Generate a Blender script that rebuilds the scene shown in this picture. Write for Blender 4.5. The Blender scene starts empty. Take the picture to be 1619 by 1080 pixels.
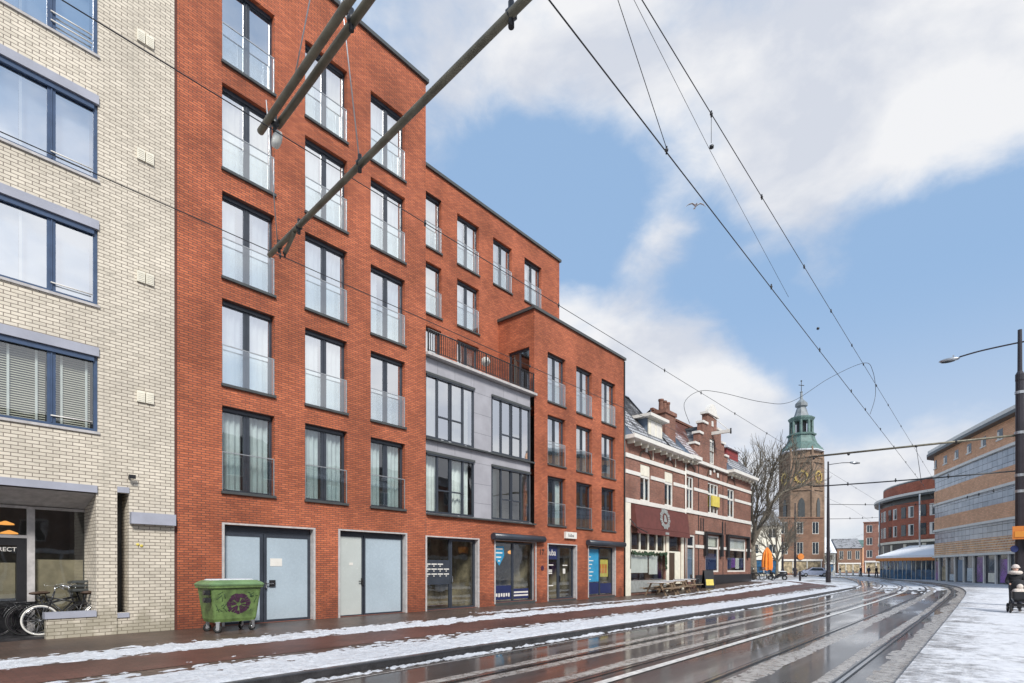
import bpy, bmesh, math, random
from mathutils import Vector, Matrix, noise, Quaternion
R = math.radians
SC = bpy.context.scene
COL = SC.collection
random.seed(7)

# ------------------------------------------------------------------ camera, world, sun, exposure
cam = bpy.data.cameras.new('camera')
cam.sensor_width = 36.0
cam.lens = 36.0 * 870 / 1619
cam.shift_y = (900 - 540) / 1619
cam.clip_start = 0.05
cam.clip_end = 6000
camo = bpy.data.objects.new('camera', cam)
COL.objects.link(camo)
camo.location = (0, 0, 1.57)
camo.rotation_euler = (R(90), 0, R(40.86 - 90))
SC.camera = camo

SUN_EL, SUN_AZ = 40.0, 212.0      # azimuth clockwise from +Y
world = bpy.data.worlds.new('World')
SC.world = world
world.use_nodes = True
WT = world.node_tree
WT.nodes.clear()


def wn(t, **k):
    n = WT.nodes.new(t)
    for a, b in k.items():
        setattr(n, a, b)
    return n


def wl(a, b):
    WT.links.new(a, b)


def build_world():
    out = wn('ShaderNodeOutputWorld')
    bg = wn('ShaderNodeBackground')
    bg.inputs['Strength'].default_value = 0.1
    wl(bg.outputs[0], out.inputs[0])
    sky = wn('ShaderNodeTexSky', sky_type='NISHITA')
    sky.sun_disc = False
    sky.sun_elevation = R(SUN_EL)
    sky.sun_rotation = R(SUN_AZ)
    sky.altitude = 0
    sky.air_density = 1.0
    sky.dust_density = 0.6
    sky.ozone_density = 2.0
    tc = wn('ShaderNodeTexCoord')
    sep = wn('ShaderNodeSeparateXYZ')
    wl(tc.outputs['Generated'], sep.inputs[0])
    # warped direction, flattened so that clouds are wider than tall
    mp = wn('ShaderNodeMapping')
    mp.inputs['Scale'].default_value = (1, 1, 1.7)
    wl(tc.outputs['Generated'], mp.inputs[0])

    def nz(scale, detail, rough, dist=0.0, off=0.0):
        m2 = wn('ShaderNodeMapping')
        m2.inputs['Location'].default_value = (off, off * .7, off * .3)
        wl(mp.outputs[0], m2.inputs[0])
        n = wn('ShaderNodeTexNoise')
        n.inputs['Scale'].default_value = scale
        n.inputs['Detail'].default_value = detail
        n.inputs['Roughness'].default_value = rough
        n.inputs['Distortion'].default_value = dist
        wl(m2.outputs[0], n.inputs['Vector'])
        return n.outputs['Fac']

    def math_(op, a, b, clamp=False):
        n = wn('ShaderNodeMath', operation=op)
        n.use_clamp = clamp
        for i, v in enumerate((a, b)):
            if isinstance(v, (int, float)):
                n.inputs[i].default_value = v
            else:
                wl(v, n.inputs[i])
        return n.outputs[0]

    def blob(d, radius, soft, amp):
        d = Vector(d).normalized()
        dt = wn('ShaderNodeVectorMath', operation='DISTANCE')
        mm = wn('ShaderNodeMapping')
        mm.inputs['Scale'].default_value = (1, 1, soft)
        wl(tc.outputs['Generated'], mm.inputs[0])
        wl(mm.outputs[0], dt.inputs[0])
        dt.inputs[1].default_value = (d.x, d.y, d.z * soft)
        mr = wn('ShaderNodeMapRange')
        mr.interpolation_type = 'SMOOTHSTEP'
        mr.inputs[1].default_value = 0.0
        mr.inputs[2].default_value = radius
        mr.inputs[3].default_value = amp
        mr.inputs[4].default_value = 0.0
        wl(dt.outputs['Value'], mr.inputs[0])
        return mr.outputs[0]

    n1 = nz(2.6, 10, .56, .3)
    n2 = nz(9.0, 8, .6, .4, 3.1)
    den = math_('ADD', math_('MULTIPLY', n1, .8), math_('MULTIPLY', n2, .32))
    for b in BLOBS:
        den = math_('ADD', den, blob(*b))
    cov = wn('ShaderNodeMapRange')
    cov.interpolation_type = 'SMOOTHSTEP'
    cov.inputs[1].default_value = .50
    cov.inputs[2].default_value = .80
    wl(den, cov.inputs[0])
    # inside of the clouds: grey undersides and bright tops
    n3 = nz(4.2, 9, .55, .2, 7.7)
    ramp = wn('ShaderNodeMapRange')
    ramp.inputs[1].default_value = .42
    ramp.inputs[2].default_value = .58
    wl(n3, ramp.inputs[0])
    cc = wn('ShaderNodeMix', data_type='RGBA')
    cc.inputs[6].default_value = (4.25, 4.5, 5.05, 1)
    cc.inputs[7].default_value = (5.7, 5.75, 5.9, 1)
    wl(ramp.outputs[0], cc.inputs[0])
    # clear sky, milky as on a damp winter day
    blue = wn('ShaderNodeMix', data_type='RGBA')
    blue.inputs[0].default_value = .85
    wl(sky.outputs[0], blue.inputs[6])
    hz = wn('ShaderNodeMapRange')
    hz.interpolation_type = 'SMOOTHSTEP'
    hz.inputs[1].default_value = 0.0
    hz.inputs[2].default_value = .42
    wl(sep.outputs[2], hz.inputs[0])
    hc = wn('ShaderNodeMix', data_type='RGBA')
    hc.inputs[6].default_value = (4.5, 4.8, 5.35, 1)
    hc.inputs[7].default_value = (2.15, 3.3, 5.0, 1)
    wl(hz.outputs[0], hc.inputs[0])
    wl(hc.outputs[2], blue.inputs[7])
    # clouds on the sun's side of the sky are brighter
    dp = wn('ShaderNodeVectorMath', operation='DOT_PRODUCT')
    wl(tc.outputs['Generated'], dp.inputs[0])
    dp.inputs[1].default_value = (math.sin(R(SUN_AZ)) * math.cos(R(SUN_EL)), math.cos(R(SUN_AZ)) * math.cos(R(SUN_EL)), math.sin(R(SUN_EL)))
    br = wn('ShaderNodeMapRange')
    br.inputs[1].default_value, br.inputs[2].default_value = .2, 1.
    br.inputs[3].default_value, br.inputs[4].default_value = 1., 1.55
    wl(dp.outputs['Value'], br.inputs[0])
    sc_ = wn('ShaderNodeVectorMath', operation='SCALE')
    wl(cc.outputs[2], sc_.inputs[0])
    wl(br.outputs[0], sc_.inputs['Scale'])
    mix = wn('ShaderNodeMix', data_type='RGBA')
    wl(cov.outputs[0], mix.inputs[0])
    wl(blue.outputs[2], mix.inputs[6])
    wl(sc_.outputs[0], mix.inputs[7])
    wl(mix.outputs[2], bg.inputs['Color'])


# cloud banks: (direction, radius, vertical squeeze, amount)
BLOBS = [
    ((1.12, .22, .90), .34, 1.3, .30),   # high bank above the street
    ((1.27, .05, .80), .34, 1.4, .28),
    ((.90, .49, 1.0), .20, 1.2, .22),
    ((.72, .70, .97), .30, 1.1, .24),     # beside the tall roof
    ((.937, .445, .37), .17, 1.2, .42),   # cumulus above the old houses
    ((1.04, .33, .30), .15, 1.3, .34),
    ((.80, .58, .42), .20, 1.3, .38),
    ((.95, .47, .60), .09, 1.3, .24),
    ((1.15, .2, .53), .10, 1.6, .30),
    ((1.087, .27, .12), .22, 2.0, .26),
    ((1.24, .10, .16), .20, 1.8, .22),
    ((1.34, -.02, .62), .26, 1.3, -.34),
    ((1.215, .12, .47), .30, 1.3, -.40),  # clear patches
    ((.80, .60, .64), .22, 1.2, -.40),
    ((1.0, .38, .58), .16, 1.3, -.22),
    ((.25, -.85, .35), .5, 1.3, .20),
    ((.86, -.50, .34), .75, 1.0, .40),        # broken bank behind the camera
    ((.5, -.6, .6), .6, 1.0, .12),
    ((.75, -.7, .42), .5, 1.0, .25),
    ((-.6, .5, .5), .7, 1.0, .1),
]
build_world()

sl = bpy.data.lights.new('sun', 'SUN')
sl.energy = 2.8
sl.angle = R(13)
sl.color = (1, .965, .91)
so = bpy.data.objects.new('sun', sl)
COL.objects.link(so)
sd = Vector((math.sin(R(SUN_AZ)) * math.cos(R(SUN_EL)), math.cos(R(SUN_AZ)) * math.cos(R(SUN_EL)), math.sin(R(SUN_EL))))
so.rotation_euler = (-sd).to_track_quat('-Z', 'Y').to_euler()
SC.view_settings.view_transform = 'Standard'
SC.view_settings.look = 'None'
SC.view_settings.exposure = 0.65
SC.view_settings.gamma = 1.0
SC.view_settings.use_curve_mapping = False
SC.cycles.max_bounces = 8
SC.cycles.transparent_max_bounces = 12
SC.cycles.sample_clamp_indirect = 6

# ------------------------------------------------------------------ materials


class NT:
    def __init__(s, name):
        s.m = bpy.data.materials.new(name)
        s.m.use_nodes = True
        s.t = s.m.node_tree
        s.t.nodes.clear()
        s.out = s.n('ShaderNodeOutputMaterial')

    def n(s, t, **k):
        n = s.t.nodes.new(t)
        for a, b in k.items():
            setattr(n, a, b)
        return n

    def l(s, a, b):
        s.t.links.new(a, b)

    def set(s, inp, v):
        if hasattr(v, 'links'):
            s.l(v, inp)
        elif isinstance(v, (tuple, list)) and len(v) == 3 and inp.type == 'RGBA':
            inp.default_value = (*v, 1)
        else:
            inp.default_value = v

    def coord(s, kind='Object'):
        return s.n('ShaderNodeTexCoord').outputs[kind]

    def noise(s, scale, detail=4, rough=.55, vec=None, dist=0, stretch=None):
        n = s.n('ShaderNodeTexNoise')
        n.inputs['Scale'].default_value = scale
        n.inputs['Detail'].default_value = detail
        n.inputs['Roughness'].default_value = rough
        n.inputs['Distortion'].default_value = dist
        v = vec or s.coord()
        if stretch:
            mp = s.n('ShaderNodeMapping')
            mp.inputs['Scale'].default_value = stretch
            s.l(v, mp.inputs[0])
            v = mp.outputs[0]
        s.l(v, n.inputs['Vector'])
        return n.outputs['Fac']

    def rng(s, v, a, b, c=0., d=1.):
        m = s.n('ShaderNodeMapRange')
        m.interpolation_type = 'SMOOTHSTEP'
        for i, x in enumerate((a, b, c, d)):
            m.inputs[i + 1].default_value = x
        s.l(v, m.inputs[0])
        return m.outputs[0]

    def mix(s, f, a, b, blend='MIX'):
        m = s.n('ShaderNodeMix', data_type='RGBA', blend_type=blend)
        s.set(m.inputs[0], f)
        s.set(m.inputs[6], a)
        s.set(m.inputs[7], b)
        return m.outputs[2]

    def math(s, op, a, b=0.):
        m = s.n('ShaderNodeMath', operation=op)
        s.set(m.inputs[0], a)
        s.set(m.inputs[1], b)
        return m.outputs[0]

    def bump(s, h, strength, dist=.01):
        b = s.n('ShaderNodeBump')
        b.inputs['Strength'].default_value = strength
        b.inputs['Distance'].default_value = dist
        s.l(h, b.inputs['Height'])
        return b.outputs[0]

    def pbr(s, color, rough=.6, metal=0., normal=None, spec=.5):
        p = s.n('ShaderNodeBsdfPrincipled')
        s.set(p.inputs['Base Color'], color)
        s.set(p.inputs['Roughness'], rough)
        s.set(p.inputs['Metallic'], metal)
        p.inputs['Specular IOR Level'].default_value = spec
        if normal is not None:
            s.l(normal, p.inputs['Normal'])
        s.l(p.outputs[0], s.out.inputs[0])
        return s.m


def plain(name, col, rough=.5, metal=0., var=.12, scale=3., bump=0.):
    t = NT(name)
    f = t.noise(scale, 5, .6)
    c = t.mix(t.rng(f, .3, .7), tuple(x * (1 - var) for x in col), tuple(min(1, x * (1 + var)) for x in col))
    f2 = t.noise(scale * 14, 3)
    return t.pbr(c, t.rng(f2, .2, .8, max(.02, rough - .08), min(1, rough + .08)), metal, t.bump(f2, bump) if bump else None)


def brick(name, c1, c2, mortar, bw, bh, ms, offset=.5, bump=.5, stain=(.75, 1.08), floor=False, rough=.8, damp=None, squash=1.):
    t = NT(name)
    sep = t.n('ShaderNodeSeparateXYZ')
    t.l(t.coord(), sep.inputs[0])
    cmb = t.n('ShaderNodeCombineXYZ')
    if floor:
        t.l(sep.outputs[0], cmb.inputs[0])
        t.l(sep.outputs[1], cmb.inputs[1])
    else:
        t.l(t.math('ADD', sep.outputs[0], sep.outputs[1]), cmb.inputs[0])
        t.l(sep.outputs[2], cmb.inputs[1])
    b = t.n('ShaderNodeTexBrick')
    b.offset = offset
    b.inputs['Scale'].default_value = 1
    b.inputs['Brick Width'].default_value = bw
    b.inputs['Row Height'].default_value = bh
    b.inputs['Mortar Size'].default_value = ms
    b.inputs['Mortar Smooth'].default_value = .25
    b.inputs['Bias'].default_value = 0
    b.inputs['Color1'].default_value = (*c1, 1)
    b.inputs['Color2'].default_value = (*c2, 1)
    b.inputs['Mortar'].default_value = (*mortar, 1)
    t.l(cmb.outputs[0], b.inputs['Vector'])
    col = b.outputs['Color']
    # weathering: large blotches, fine grain, rain streaks
    f = t.rng(t.noise(.55, 6, .62), .25, .75, stain[0], stain[1])
    fc = t.n('ShaderNodeCombineColor')
    for i in range(3):
        t.l(f, fc.inputs[i])
    col = t.mix(1., col, fc.outputs[0], 'MULTIPLY')
    st = t.rng(t.noise(1.0, 6, .65, stretch=(2.6, 2.6, .10)), .5, .78, 0, .5)
    col = t.mix(st, col, tuple(x * .55 for x in c1))
    gr = t.noise(60, 3)
    col = t.mix(t.rng(gr, .55, .8, 0, .25), col, tuple(min(1, x * 1.35 + .02) for x in c2))
    if damp:   # splash-back of the wet pavement on the foot of the wall
        dz = t.math('ADD', sep.outputs[2], t.rng(t.noise(2.5, 5), .3, .7, -.35, .35))
        col = t.mix(t.rng(dz, .05, .75, .55, 0), col, damp)
    if not floor:
        vb = t.noise(7, 2, .5, stretch=(.6, .6, 2.2))
        col = t.mix(t.rng(vb, .55, .75, 0, .45), col, tuple(x * .5 for x in c1))
    h = t.math('ADD', t.math('MULTIPLY', b.outputs['Fac'], -1.), t.math('MULTIPLY', gr, .3))
    return t.pbr(col, rough, 0, t.bump(h, bump, .008), .3)


def glass(name, tint=(.9, .95, .95), base=.28, gl=(.95, .97, 1), rough=.02, wav=.015, ior=1.52):
    t = NT(name)
    tr = t.n('ShaderNodeBsdfTransparent')
    tr.inputs[0].default_value = (*tint, 1)
    g = t.n('ShaderNodeBsdfGlossy')
    g.inputs['Color'].default_value = (*gl, 1)
    g.inputs['Roughness'].default_value = rough
    t.l(t.bump(t.noise(.9, 2), wav, .3), g.inputs['Normal'])
    fr = t.n('ShaderNodeLayerWeight')
    fr.inputs[0].default_value = .5
    f = t.math('POWER', fr.outputs['Facing'], 4.)
    f = t.math('MINIMUM', t.math('ADD', t.math('MULTIPLY', f, 1 - base), base + .05), 1.)
    mx = t.n('ShaderNodeMixShader')
    t.l(f, mx.inputs[0])
    t.l(tr.outputs[0], mx.inputs[1])
    t.l(g.outputs[0], mx.inputs[2])
    t.l(mx.outputs[0], t.out.inputs[0])
    return t.m


def emit(name, col, k):
    t = NT(name)
    e = t.n('ShaderNodeEmission')
    e.inputs[0].default_value = (*col, 1)
    e.inputs[1].default_value = k
    t.l(e.outputs[0], t.out.inputs[0])
    return t.m


def snow_mat():
    t = NT('snow')
    n = t.noise(9, 8, .65)
    n2 = t.noise(45, 4, .7)
    d = t.noise(1.7, 6, .7, stretch=(.5, 3, 1))
    c = t.mix(t.rng(n, .3, .7), (.57, .595, .635), (.71, .73, .765))
    c = t.mix(t.rng(d, .50, .75, 0, .6), c, (.34, .30, .28))
    h = t.math('ADD', n, t.math('MULTIPLY', n2, .5))
    return t.pbr(c, .6, 0, t.bump(h, 1.0, .05), .3)


def slush_mat():
    t = NT('slush')
    n = t.noise(7, 8, .7)
    n2 = t.noise(1.2, 6, .65, stretch=(.25, 2.5, 1))
    c = t.mix(t.rng(n, .3, .7), (.20, .178, .155), (.43, .405, .375))
    c = t.mix(t.rng(n2, .5, .75, 0, .7), c, (.16, .13, .10))
    return t.pbr(c, t.rng(n, .3, .7, .12, .5), 0, t.bump(t.noise(30, 5, .7), .35, .02), .5)


def road_mat():
    t = NT('wet_asphalt')
    g = t.noise(120, 3, .6)
    w = t.noise(.5, 6, .6, stretch=(.35, 1.6, 1))
    c = t.mix(t.rng(g, .3, .7), (.030, .027, .025), (.062, .056, .05))
    # thin grey film of melting slush lying in streaks along the traffic, under a film of water
    s1 = t.noise(.7, 8, .62, stretch=(.12, 2.4, 1))
    film = t.rng(s1, .46, .70, 0, .6)
    c = t.mix(film, c, (.23, .21, .195))
    pat = t.noise(.16, 3, .5)
    c = t.mix(t.rng(pat, .52, .60, 0, .35), c, (.055, .042, .034))
    p = t.n('ShaderNodeBsdfPrincipled')
    t.l(c, p.inputs['Base Color'])
    t.l(t.math('ADD', t.rng(w, .38, .62, .22, .38), t.math('MULTIPLY', film, .2)), p.inputs['Roughness'])
    t.l(t.bump(t.math('ADD', t.math('MULTIPLY', g, .4), t.noise(3.5, 4, .6)), .12, .02), p.inputs['Normal'])
    t.l(t.math('SUBTRACT', t.rng(w, .30, .60, 1., .55), t.math('MULTIPLY', film, .35)), p.inputs['Coat Weight'])
    t.l(t.rng(w, .38, .66, .03, .12), p.inputs['Coat Roughness'])
    p.inputs['Coat IOR'].default_value = 1.45
    t.l(t.bump(t.noise(2.2, 3, .5), .035, .02), p.inputs['Coat Normal'])
    t.l(p.outputs[0], t.out.inputs[0])
    return t.m


def paved_snow_mat():
    """trodden snow over dark clinker pavers"""
    t = NT('trodden_snow')
    sep = t.n('ShaderNodeSeparateXYZ')
    t.l(t.coord(), sep.inputs[0])
    b = t.n('ShaderNodeTexBrick')
    b.inputs['Scale'].default_value = 1
    b.inputs['Brick Width'].default_value = .21
    b.inputs['Row Height'].default_value = .105
    b.inputs['Mortar Size'].default_value = .006
    b.inputs['Color1'].default_value = (.13, .115, .105, 1)
    b.inputs['Color2'].default_value = (.20, .18, .165, 1)
    b.inputs['Mortar'].default_value = (.07, .065, .06, 1)
    t.l(t.coord(), b.inputs['Vector'])
    big = t.noise(.9, 7, .66)
    fine = t.noise(6, 6, .7)
    v = t.n('ShaderNodeTexVoronoi')
    v.inputs['Scale'].default_value = 3.2
    t.l(t.coord(), v.inputs['Vector'])
    cov = t.math('ADD', t.math('MULTIPLY', big, .75), t.math('MULTIPLY', fine, .45))
    cov = t.math('ADD', cov, t.math('MULTIPLY', v.outputs['Distance'], .12))
    g2 = t.noise(26, 5, .75)
    cov = t.math('ADD', cov, t.math('MULTIPLY', g2, .16))
    edge = t.n('ShaderNodeMapRange')
    edge.inputs[1].default_value, edge.inputs[2].default_value, edge.inputs[3].default_value, edge.inputs[4].default_value = -.9, 1.1, .10, -.07
    t.l(sep.outputs[1], edge.inputs[0])
    cov = t.math('ADD', cov, edge.outputs[0])
    cov = t.rng(cov, .48, .80)
    sc = t.mix(t.rng(fine, .3, .7), (.58, .59, .62), (.74, .75, .77))
    c = t.mix(cov, b.outputs['Color'], sc)
    h = t.math('ADD', cov, t.math('ADD', t.math('MULTIPLY', fine, .6), t.math('MULTIPLY', g2, .5)))
    return t.pbr(c, t.rng(cov, 0, 1, .25, .65), 0, t.bump(h, .7, .03), .4)


def ground_mat():
    t = NT('snowy_ground')
    a = t.noise(.22, 8, .68, stretch=(.6, 1.6, 1))
    f = t.noise(3, 6, .7)
    c = t.mix(t.rng(a, .42, .6), (.22, .21, .20), (.68, .70, .73))
    c = t.mix(t.rng(f, .5, .8, 0, .4), c, (.45, .44, .43))
    return t.pbr(c, t.rng(a, .4, .6, .25, .7), 0, t.bump(f, .4, .03), .4)


def tile_mat(name, c1, c2, snow, lo, hi, bw=.24, bh=.3):
    t = NT(name)
    sep = t.n('ShaderNodeSeparateXYZ')
    t.l(t.coord(), sep.inputs[0])
    cmb = t.n('ShaderNodeCombineXYZ')
    t.l(sep.outputs[0], cmb.inputs[0])
    t.l(t.math('MULTIPLY', sep.outputs[2], 1.1), cmb.inputs[1])
    b = t.n('ShaderNodeTexBrick')
    b.offset = .0
    b.inputs['Scale'].default_value = 1
    b.inputs['Brick Width'].default_value = bw
    b.inputs['Row Height'].default_value = bh
    b.inputs['Mortar Size'].default_value = .07
    b.inputs['Mortar Smooth'].default_value = .3
    b.inputs['Color1'].default_value = (*c1, 1)
    b.inputs['Color2'].default_value = (*c2, 1)
    b.inputs['Mortar'].default_value = tuple(x * .35 for x in c1) + (1,)
    t.l(cmb.outputs[0], b.inputs['Vector'])
    hgt = t.rng(sep.outputs[2], lo, hi, .10, -.16)
    k = t.math('ADD', t.math('ADD', t.noise(1.1, 6, .7), hgt), t.math('MULTIPLY', b.outputs['Fac'], .10))
    cov = t.rng(k, .46, .62)
    rows = t.math('MULTIPLY', cov, t.rng(b.outputs['Fac'], 0, 1, .92, .12))
    c = t.mix(rows, b.outputs['Color'], snow)
    return t.pbr(c, .7, 0, t.bump(b.outputs['Fac'], .8, .04), .3)


def grid_glass(name):
    """gridded glazing of the curved office: one curtain wall of small panes in thin dark bars"""
    t = NT(name)
    sep = t.n('ShaderNodeSeparateXYZ')
    t.l(t.coord(), sep.inputs[0])
    cmb = t.n('ShaderNodeCombineXYZ')
    t.l(t.math('ADD', sep.outputs[0], sep.outputs[1]), cmb.inputs[0])
    t.l(sep.outputs[2], cmb.inputs[1])
    b = t.n('ShaderNodeTexBrick')
    b.offset = 0
    for k, v in (('Scale', 1), ('Brick Width', 1.25), ('Row Height', .62), ('Mortar Size', .035), ('Mortar Smooth', .1), ('Bias', 0)):
        b.inputs[k].default_value = v
    b.inputs['Color1'].default_value = (.24, .27, .31, 1)
    b.inputs['Color2'].default_value = (.40, .42, .46, 1)
    b.inputs['Mortar'].default_value = (.07, .075, .085, 1)
    t.l(cmb.outputs[0], b.inputs['Vector'])
    c = t.mix(t.rng(t.noise(.8, 5, .6), .4, .7, 0, .5), b.outputs['Color'], (.46, .47, .50))
    return t.pbr(c, .18, 0, t.bump(t.math('MULTIPLY', b.outputs['Fac'], 1.), .5, .04), .6)


M = {}
M['red'] = brick('orange_red_brick', (.53, .152, .068), (.35, .093, .045), (.14, .066, .048), .21, .0625, .010, bump=.5, stain=(.64, 1.2), damp=(.085, .03, .022))
M['red_side'] = M['red']
M['cream'] = brick('cream_brick', (.68, .615, .51), (.56, .505, .415), (.21, .175, .145), .235, .080, .0085, bump=.6, stain=(.84, 1.06), damp=(.20, .18, .12))
M['house'] = brick('old_red_brick', (.33, .14, .095), (.20, .085, .062), (.19, .15, .125), .21, .062, .009, bump=.4, stain=(.65, 1.12), damp=(.06, .04, .035))
M['ochre'] = brick('ochre_brick', (.80, .45, .27), (.64, .34, .20), (.42, .30, .20), .5, .16, .012, bump=.3, stain=(.9, 1.06))
M['mosaic'] = brick('mosaic_brick', (.80, .36, .12), (.45, .15, .06), (.78, .66, .50), .34, .24, .05, bump=.3)
M['far_red'] = brick('far_red_brick', (.44, .14, .08), (.32, .095, .06), (.22, .12, .09), .4, .12, .01, bump=.3)
M['far_brown'] = brick('far_brown_brick', (.25, .14, .09), (.19, .10, .065), (.2, .15, .12), .4, .12, .01, bump=.3)
M['tower'] = brick('tower_brick', (.28, .185, .125), (.20, .13, .088), (.2, .15, .11), .5, .15, .02, bump=.4, stain=(.65, 1.15))
M['opp'] = brick('opposite_brick', (.26, .15, .11), (.19, .11, .08), (.2, .16, .13), .21, .07, .008)
M['frame'] = plain('dark_blue_grey_frame', (.035, .042, .055), .35)
M['frame_blue'] = plain('blue_frame', (.045, .075, .14), .35)
M['lav'] = plain('lavender_grey_panel', (.33, .34, .395), .45, var=.1, scale=1.5)
M['zinc'] = plain('zinc_panel', (.33, .325, .35), .42, var=.1, scale=1.2)
M['coping'] = plain('dark_coping', (.055, .06, .06), .4)
M['concrete'] = plain('concrete_surround', (.42, .40, .39), .75, var=.15, scale=6, bump=.2)
M['glass'] = glass('reflective_pane', (.88, .94, .97), .60, wav=.006)
M['glass_low'] = glass('street_pane', (.80, .86, .86), .10)
M['glass_shop'] = glass('shop_pane', (.85, .9, .9), .05)
M['balu'] = glass('balustrade_glass', (.95, 1, 1), .16, wav=0.)
M['frost'] = plain('frosted_panel', (.36, .43, .48), .26, var=.07, scale=.7)
M['frost2'] = plain('frosted_cream_panel', (.45, .48, .46), .22, var=.05, scale=1)
M['curtain'] = plain('white_curtain', (.80, .80, .76), .9, var=.08, scale=2)
M['net'] = plain('grey_net_curtain', (.55, .58, .57), .9, var=.1, scale=2)
M['beige'] = plain('beige_curtain', (.60, .55, .42), .9, var=.1)
M['bluenet'] = plain('blue_grey_blind', (.34, .41, .50), .9, var=.06)
M['tan'] = plain('tan_film', (.24, .19, .12), .6, var=.2)
M['blind'] = plain('beige_blind', (.56, .50, .40), .6, var=.08)
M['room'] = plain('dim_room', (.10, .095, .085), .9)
M['white'] = plain('white_paint', (.66, .635, .585), .5, var=.06)
M['offwhite'] = plain('cream_paint', (.70, .66, .55), .5, var=.08)
M['metal'] = plain('galvanised_steel', (.45, .46, .47), .4, .8)
M['pipe'] = plain('olive_painted_steel', (.16, .145, .105), .45, .2, var=.3, scale=5)
M['black'] = plain('black_paint', (.018, .018, .02), .35)
M['pole'] = plain('dark_pole_paint', (.035, .03, .035), .35, .2)
M['rubber'] = plain('rubber', (.015, .015, .015), .7)
M['chrome'] = plain('chrome', (.72, .72, .72), .2, 1.)
M['green'] = plain('green_container_plastic', (.105, .165, .052), .5, var=.4, scale=3.5)
M['greenlid'] = plain('green_lid_plastic', (.13, .22, .10), .45, var=.2, scale=2.5)
M['purple'] = plain('purple_spray_paint', (.045, .012, .035), .6, var=.4, scale=14)
M['spray'] = plain('dark_green_spray_paint', (.02, .05, .02), .6, var=.3, scale=20)
M['navy'] = plain('navy_film', (.014, .022, .085), .4)
M['cyan'] = plain('cyan_film', (.03, .24, .42), .4)
M['orange'] = plain('orange_film', (.62, .20, .035), .5)
M['yellow'] = plain('yellow_film', (.62, .50, .10), .5)
M['maroon'] = plain('maroon_canvas', (.115, .034, .028), .8, var=.12)
M['brownwood'] = plain('dark_brown_wood', (.06, .035, .022), .6)
M['plank'] = plain('weathered_plank', (.24, .17, .11), .75, var=.3, scale=9)
M['greystone'] = plain('grey_stone', (.26, .27, .26), .7, var=.15, scale=4)
M['copper'] = plain('green_copper', (.085, .145, .13), .6, var=.35, scale=.7)
M['lead'] = plain('grey_lead', (.16, .18, .19), .55, var=.3, scale=.8)
M['gold'] = plain('gold_leaf', (.52, .37, .12), .35, .6)
M['bark'] = plain('bark', (.18, .155, .12), .9, var=.4, scale=5, bump=.6)
M['slate'] = plain('slate_blue', (.16, .21, .28), .6)
M['parasol'] = plain('orange_canvas', (.85, .25, .035), .7, var=.1)
M['darkjoint'] = plain('dark_red_joint', (.10, .032, .022), .8)
M['terracotta'] = plain('dark_terracotta', (.15, .065, .042), .7, var=.3)
M['darkred'] = plain('dark_red_boards', (.22, .03, .03), .6)
M['skin'] = plain('skin', (.62, .40, .31), .55, var=.05)
M['coat'] = plain('black_coat', (.016, .016, .019), .8)
M['fur'] = plain('pale_fur', (.68, .60, .53), .95, var=.2, scale=30, bump=.8)
M['hat'] = plain('pale_knit', (.62, .54, .50), .95, var=.15, scale=40, bump=.6)
M['trouser'] = plain('dark_trousers', (.03, .035, .05), .85)
M['jacket1'] = plain('brown_jacket', (.12, .07, .04), .8)
M['jacket2'] = plain('navy_jacket', (.02, .03, .07), .8)
M['hair'] = plain('brown_hair', (.06, .035, .02), .7)
M['carblue'] = plain('pale_blue_car_paint', (.42, .46, .58), .25, .2)
M['carglass'] = plain('car_glass', (.03, .04, .05), .08)
M['lampred'] = plain('red_lens', (.45, .02, .02), .3)
M['gull'] = plain('gull_feathers', (.50, .51, .53), .8)
M['sleeve'] = plain('insulator_white', (.70, .68, .62), .4)
M['steel'] = plain('rail_steel', (.34, .33, .32), .18, .9)
M['groove'] = plain('rail_groove', (.012, .011, .010), .45)
M['kerb'] = plain('wet_kerb_stone', (.035, .034, .036), .3, var=.2, scale=5)
M['marking'] = plain('worn_white_marking', (.62, .61, .58), .35, var=.25, scale=7)
M['snow'] = snow_mat()
M['brightened_snow'] = plain('brightened_snow', (.88, .89, .91), .7, var=.03, scale=2, bump=.3)  # untrodden canopy snow, whitened to make up for the shade it lies in
M['slush'] = slush_mat()
M['road'] = road_mat()
M['right'] = paved_snow_mat()
M['ground'] = ground_mat()
M['paver'] = brick('wet_brown_pavers', (.085, .060, .048), (.13, .085, .066), (.04, .032, .028), .21, .105, .008, floor=True, rough=.40, bump=.5, stain=(.6, 1.2))
M['cycle'] = brick('wet_red_pavers', (.135, .060, .046), (.10, .046, .036), (.05, .03, .025), .21, .105, .006, floor=True, rough=.45, bump=.4, stain=(.6, 1.25))
M['tile_dark'] = tile_mat('snowy_dark_tiles', (.045, .045, .05), (.075, .07, .07), (.70, .72, .76), 9.2, 13.5)
M['tile_red'] = tile_mat('snowy_red_tiles', (.20, .065, .04), (.15, .05, .035), (.78, .80, .84), 10.2, 12.2)
M['gridglass'] = grid_glass('gridded_glazing')
M['bluefront'] = plain('blue_shopfront', (.03, .09, .17), .2, var=.5, scale=1.5)
M['interior'] = plain('lit_shop_interior', (.30, .24, .15), .8, var=.6, scale=1.4)
M['purpleshop'] = plain('purple_shop_display', (.16, .05, .26), .3, var=.6, scale=.9)
M['darkshop'] = plain('dark_shop_pane', (.07, .075, .09), .12, var=.6, scale=.7)
M['amber'] = emit('amber_sign_glow', (1, .42, .10), .45)
M['warm'] = emit('warm_lamp_glow', (1, .42, .10), .8)

# ------------------------------------------------------------------ geometry helpers


def nb():
    return bmesh.new()


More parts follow.
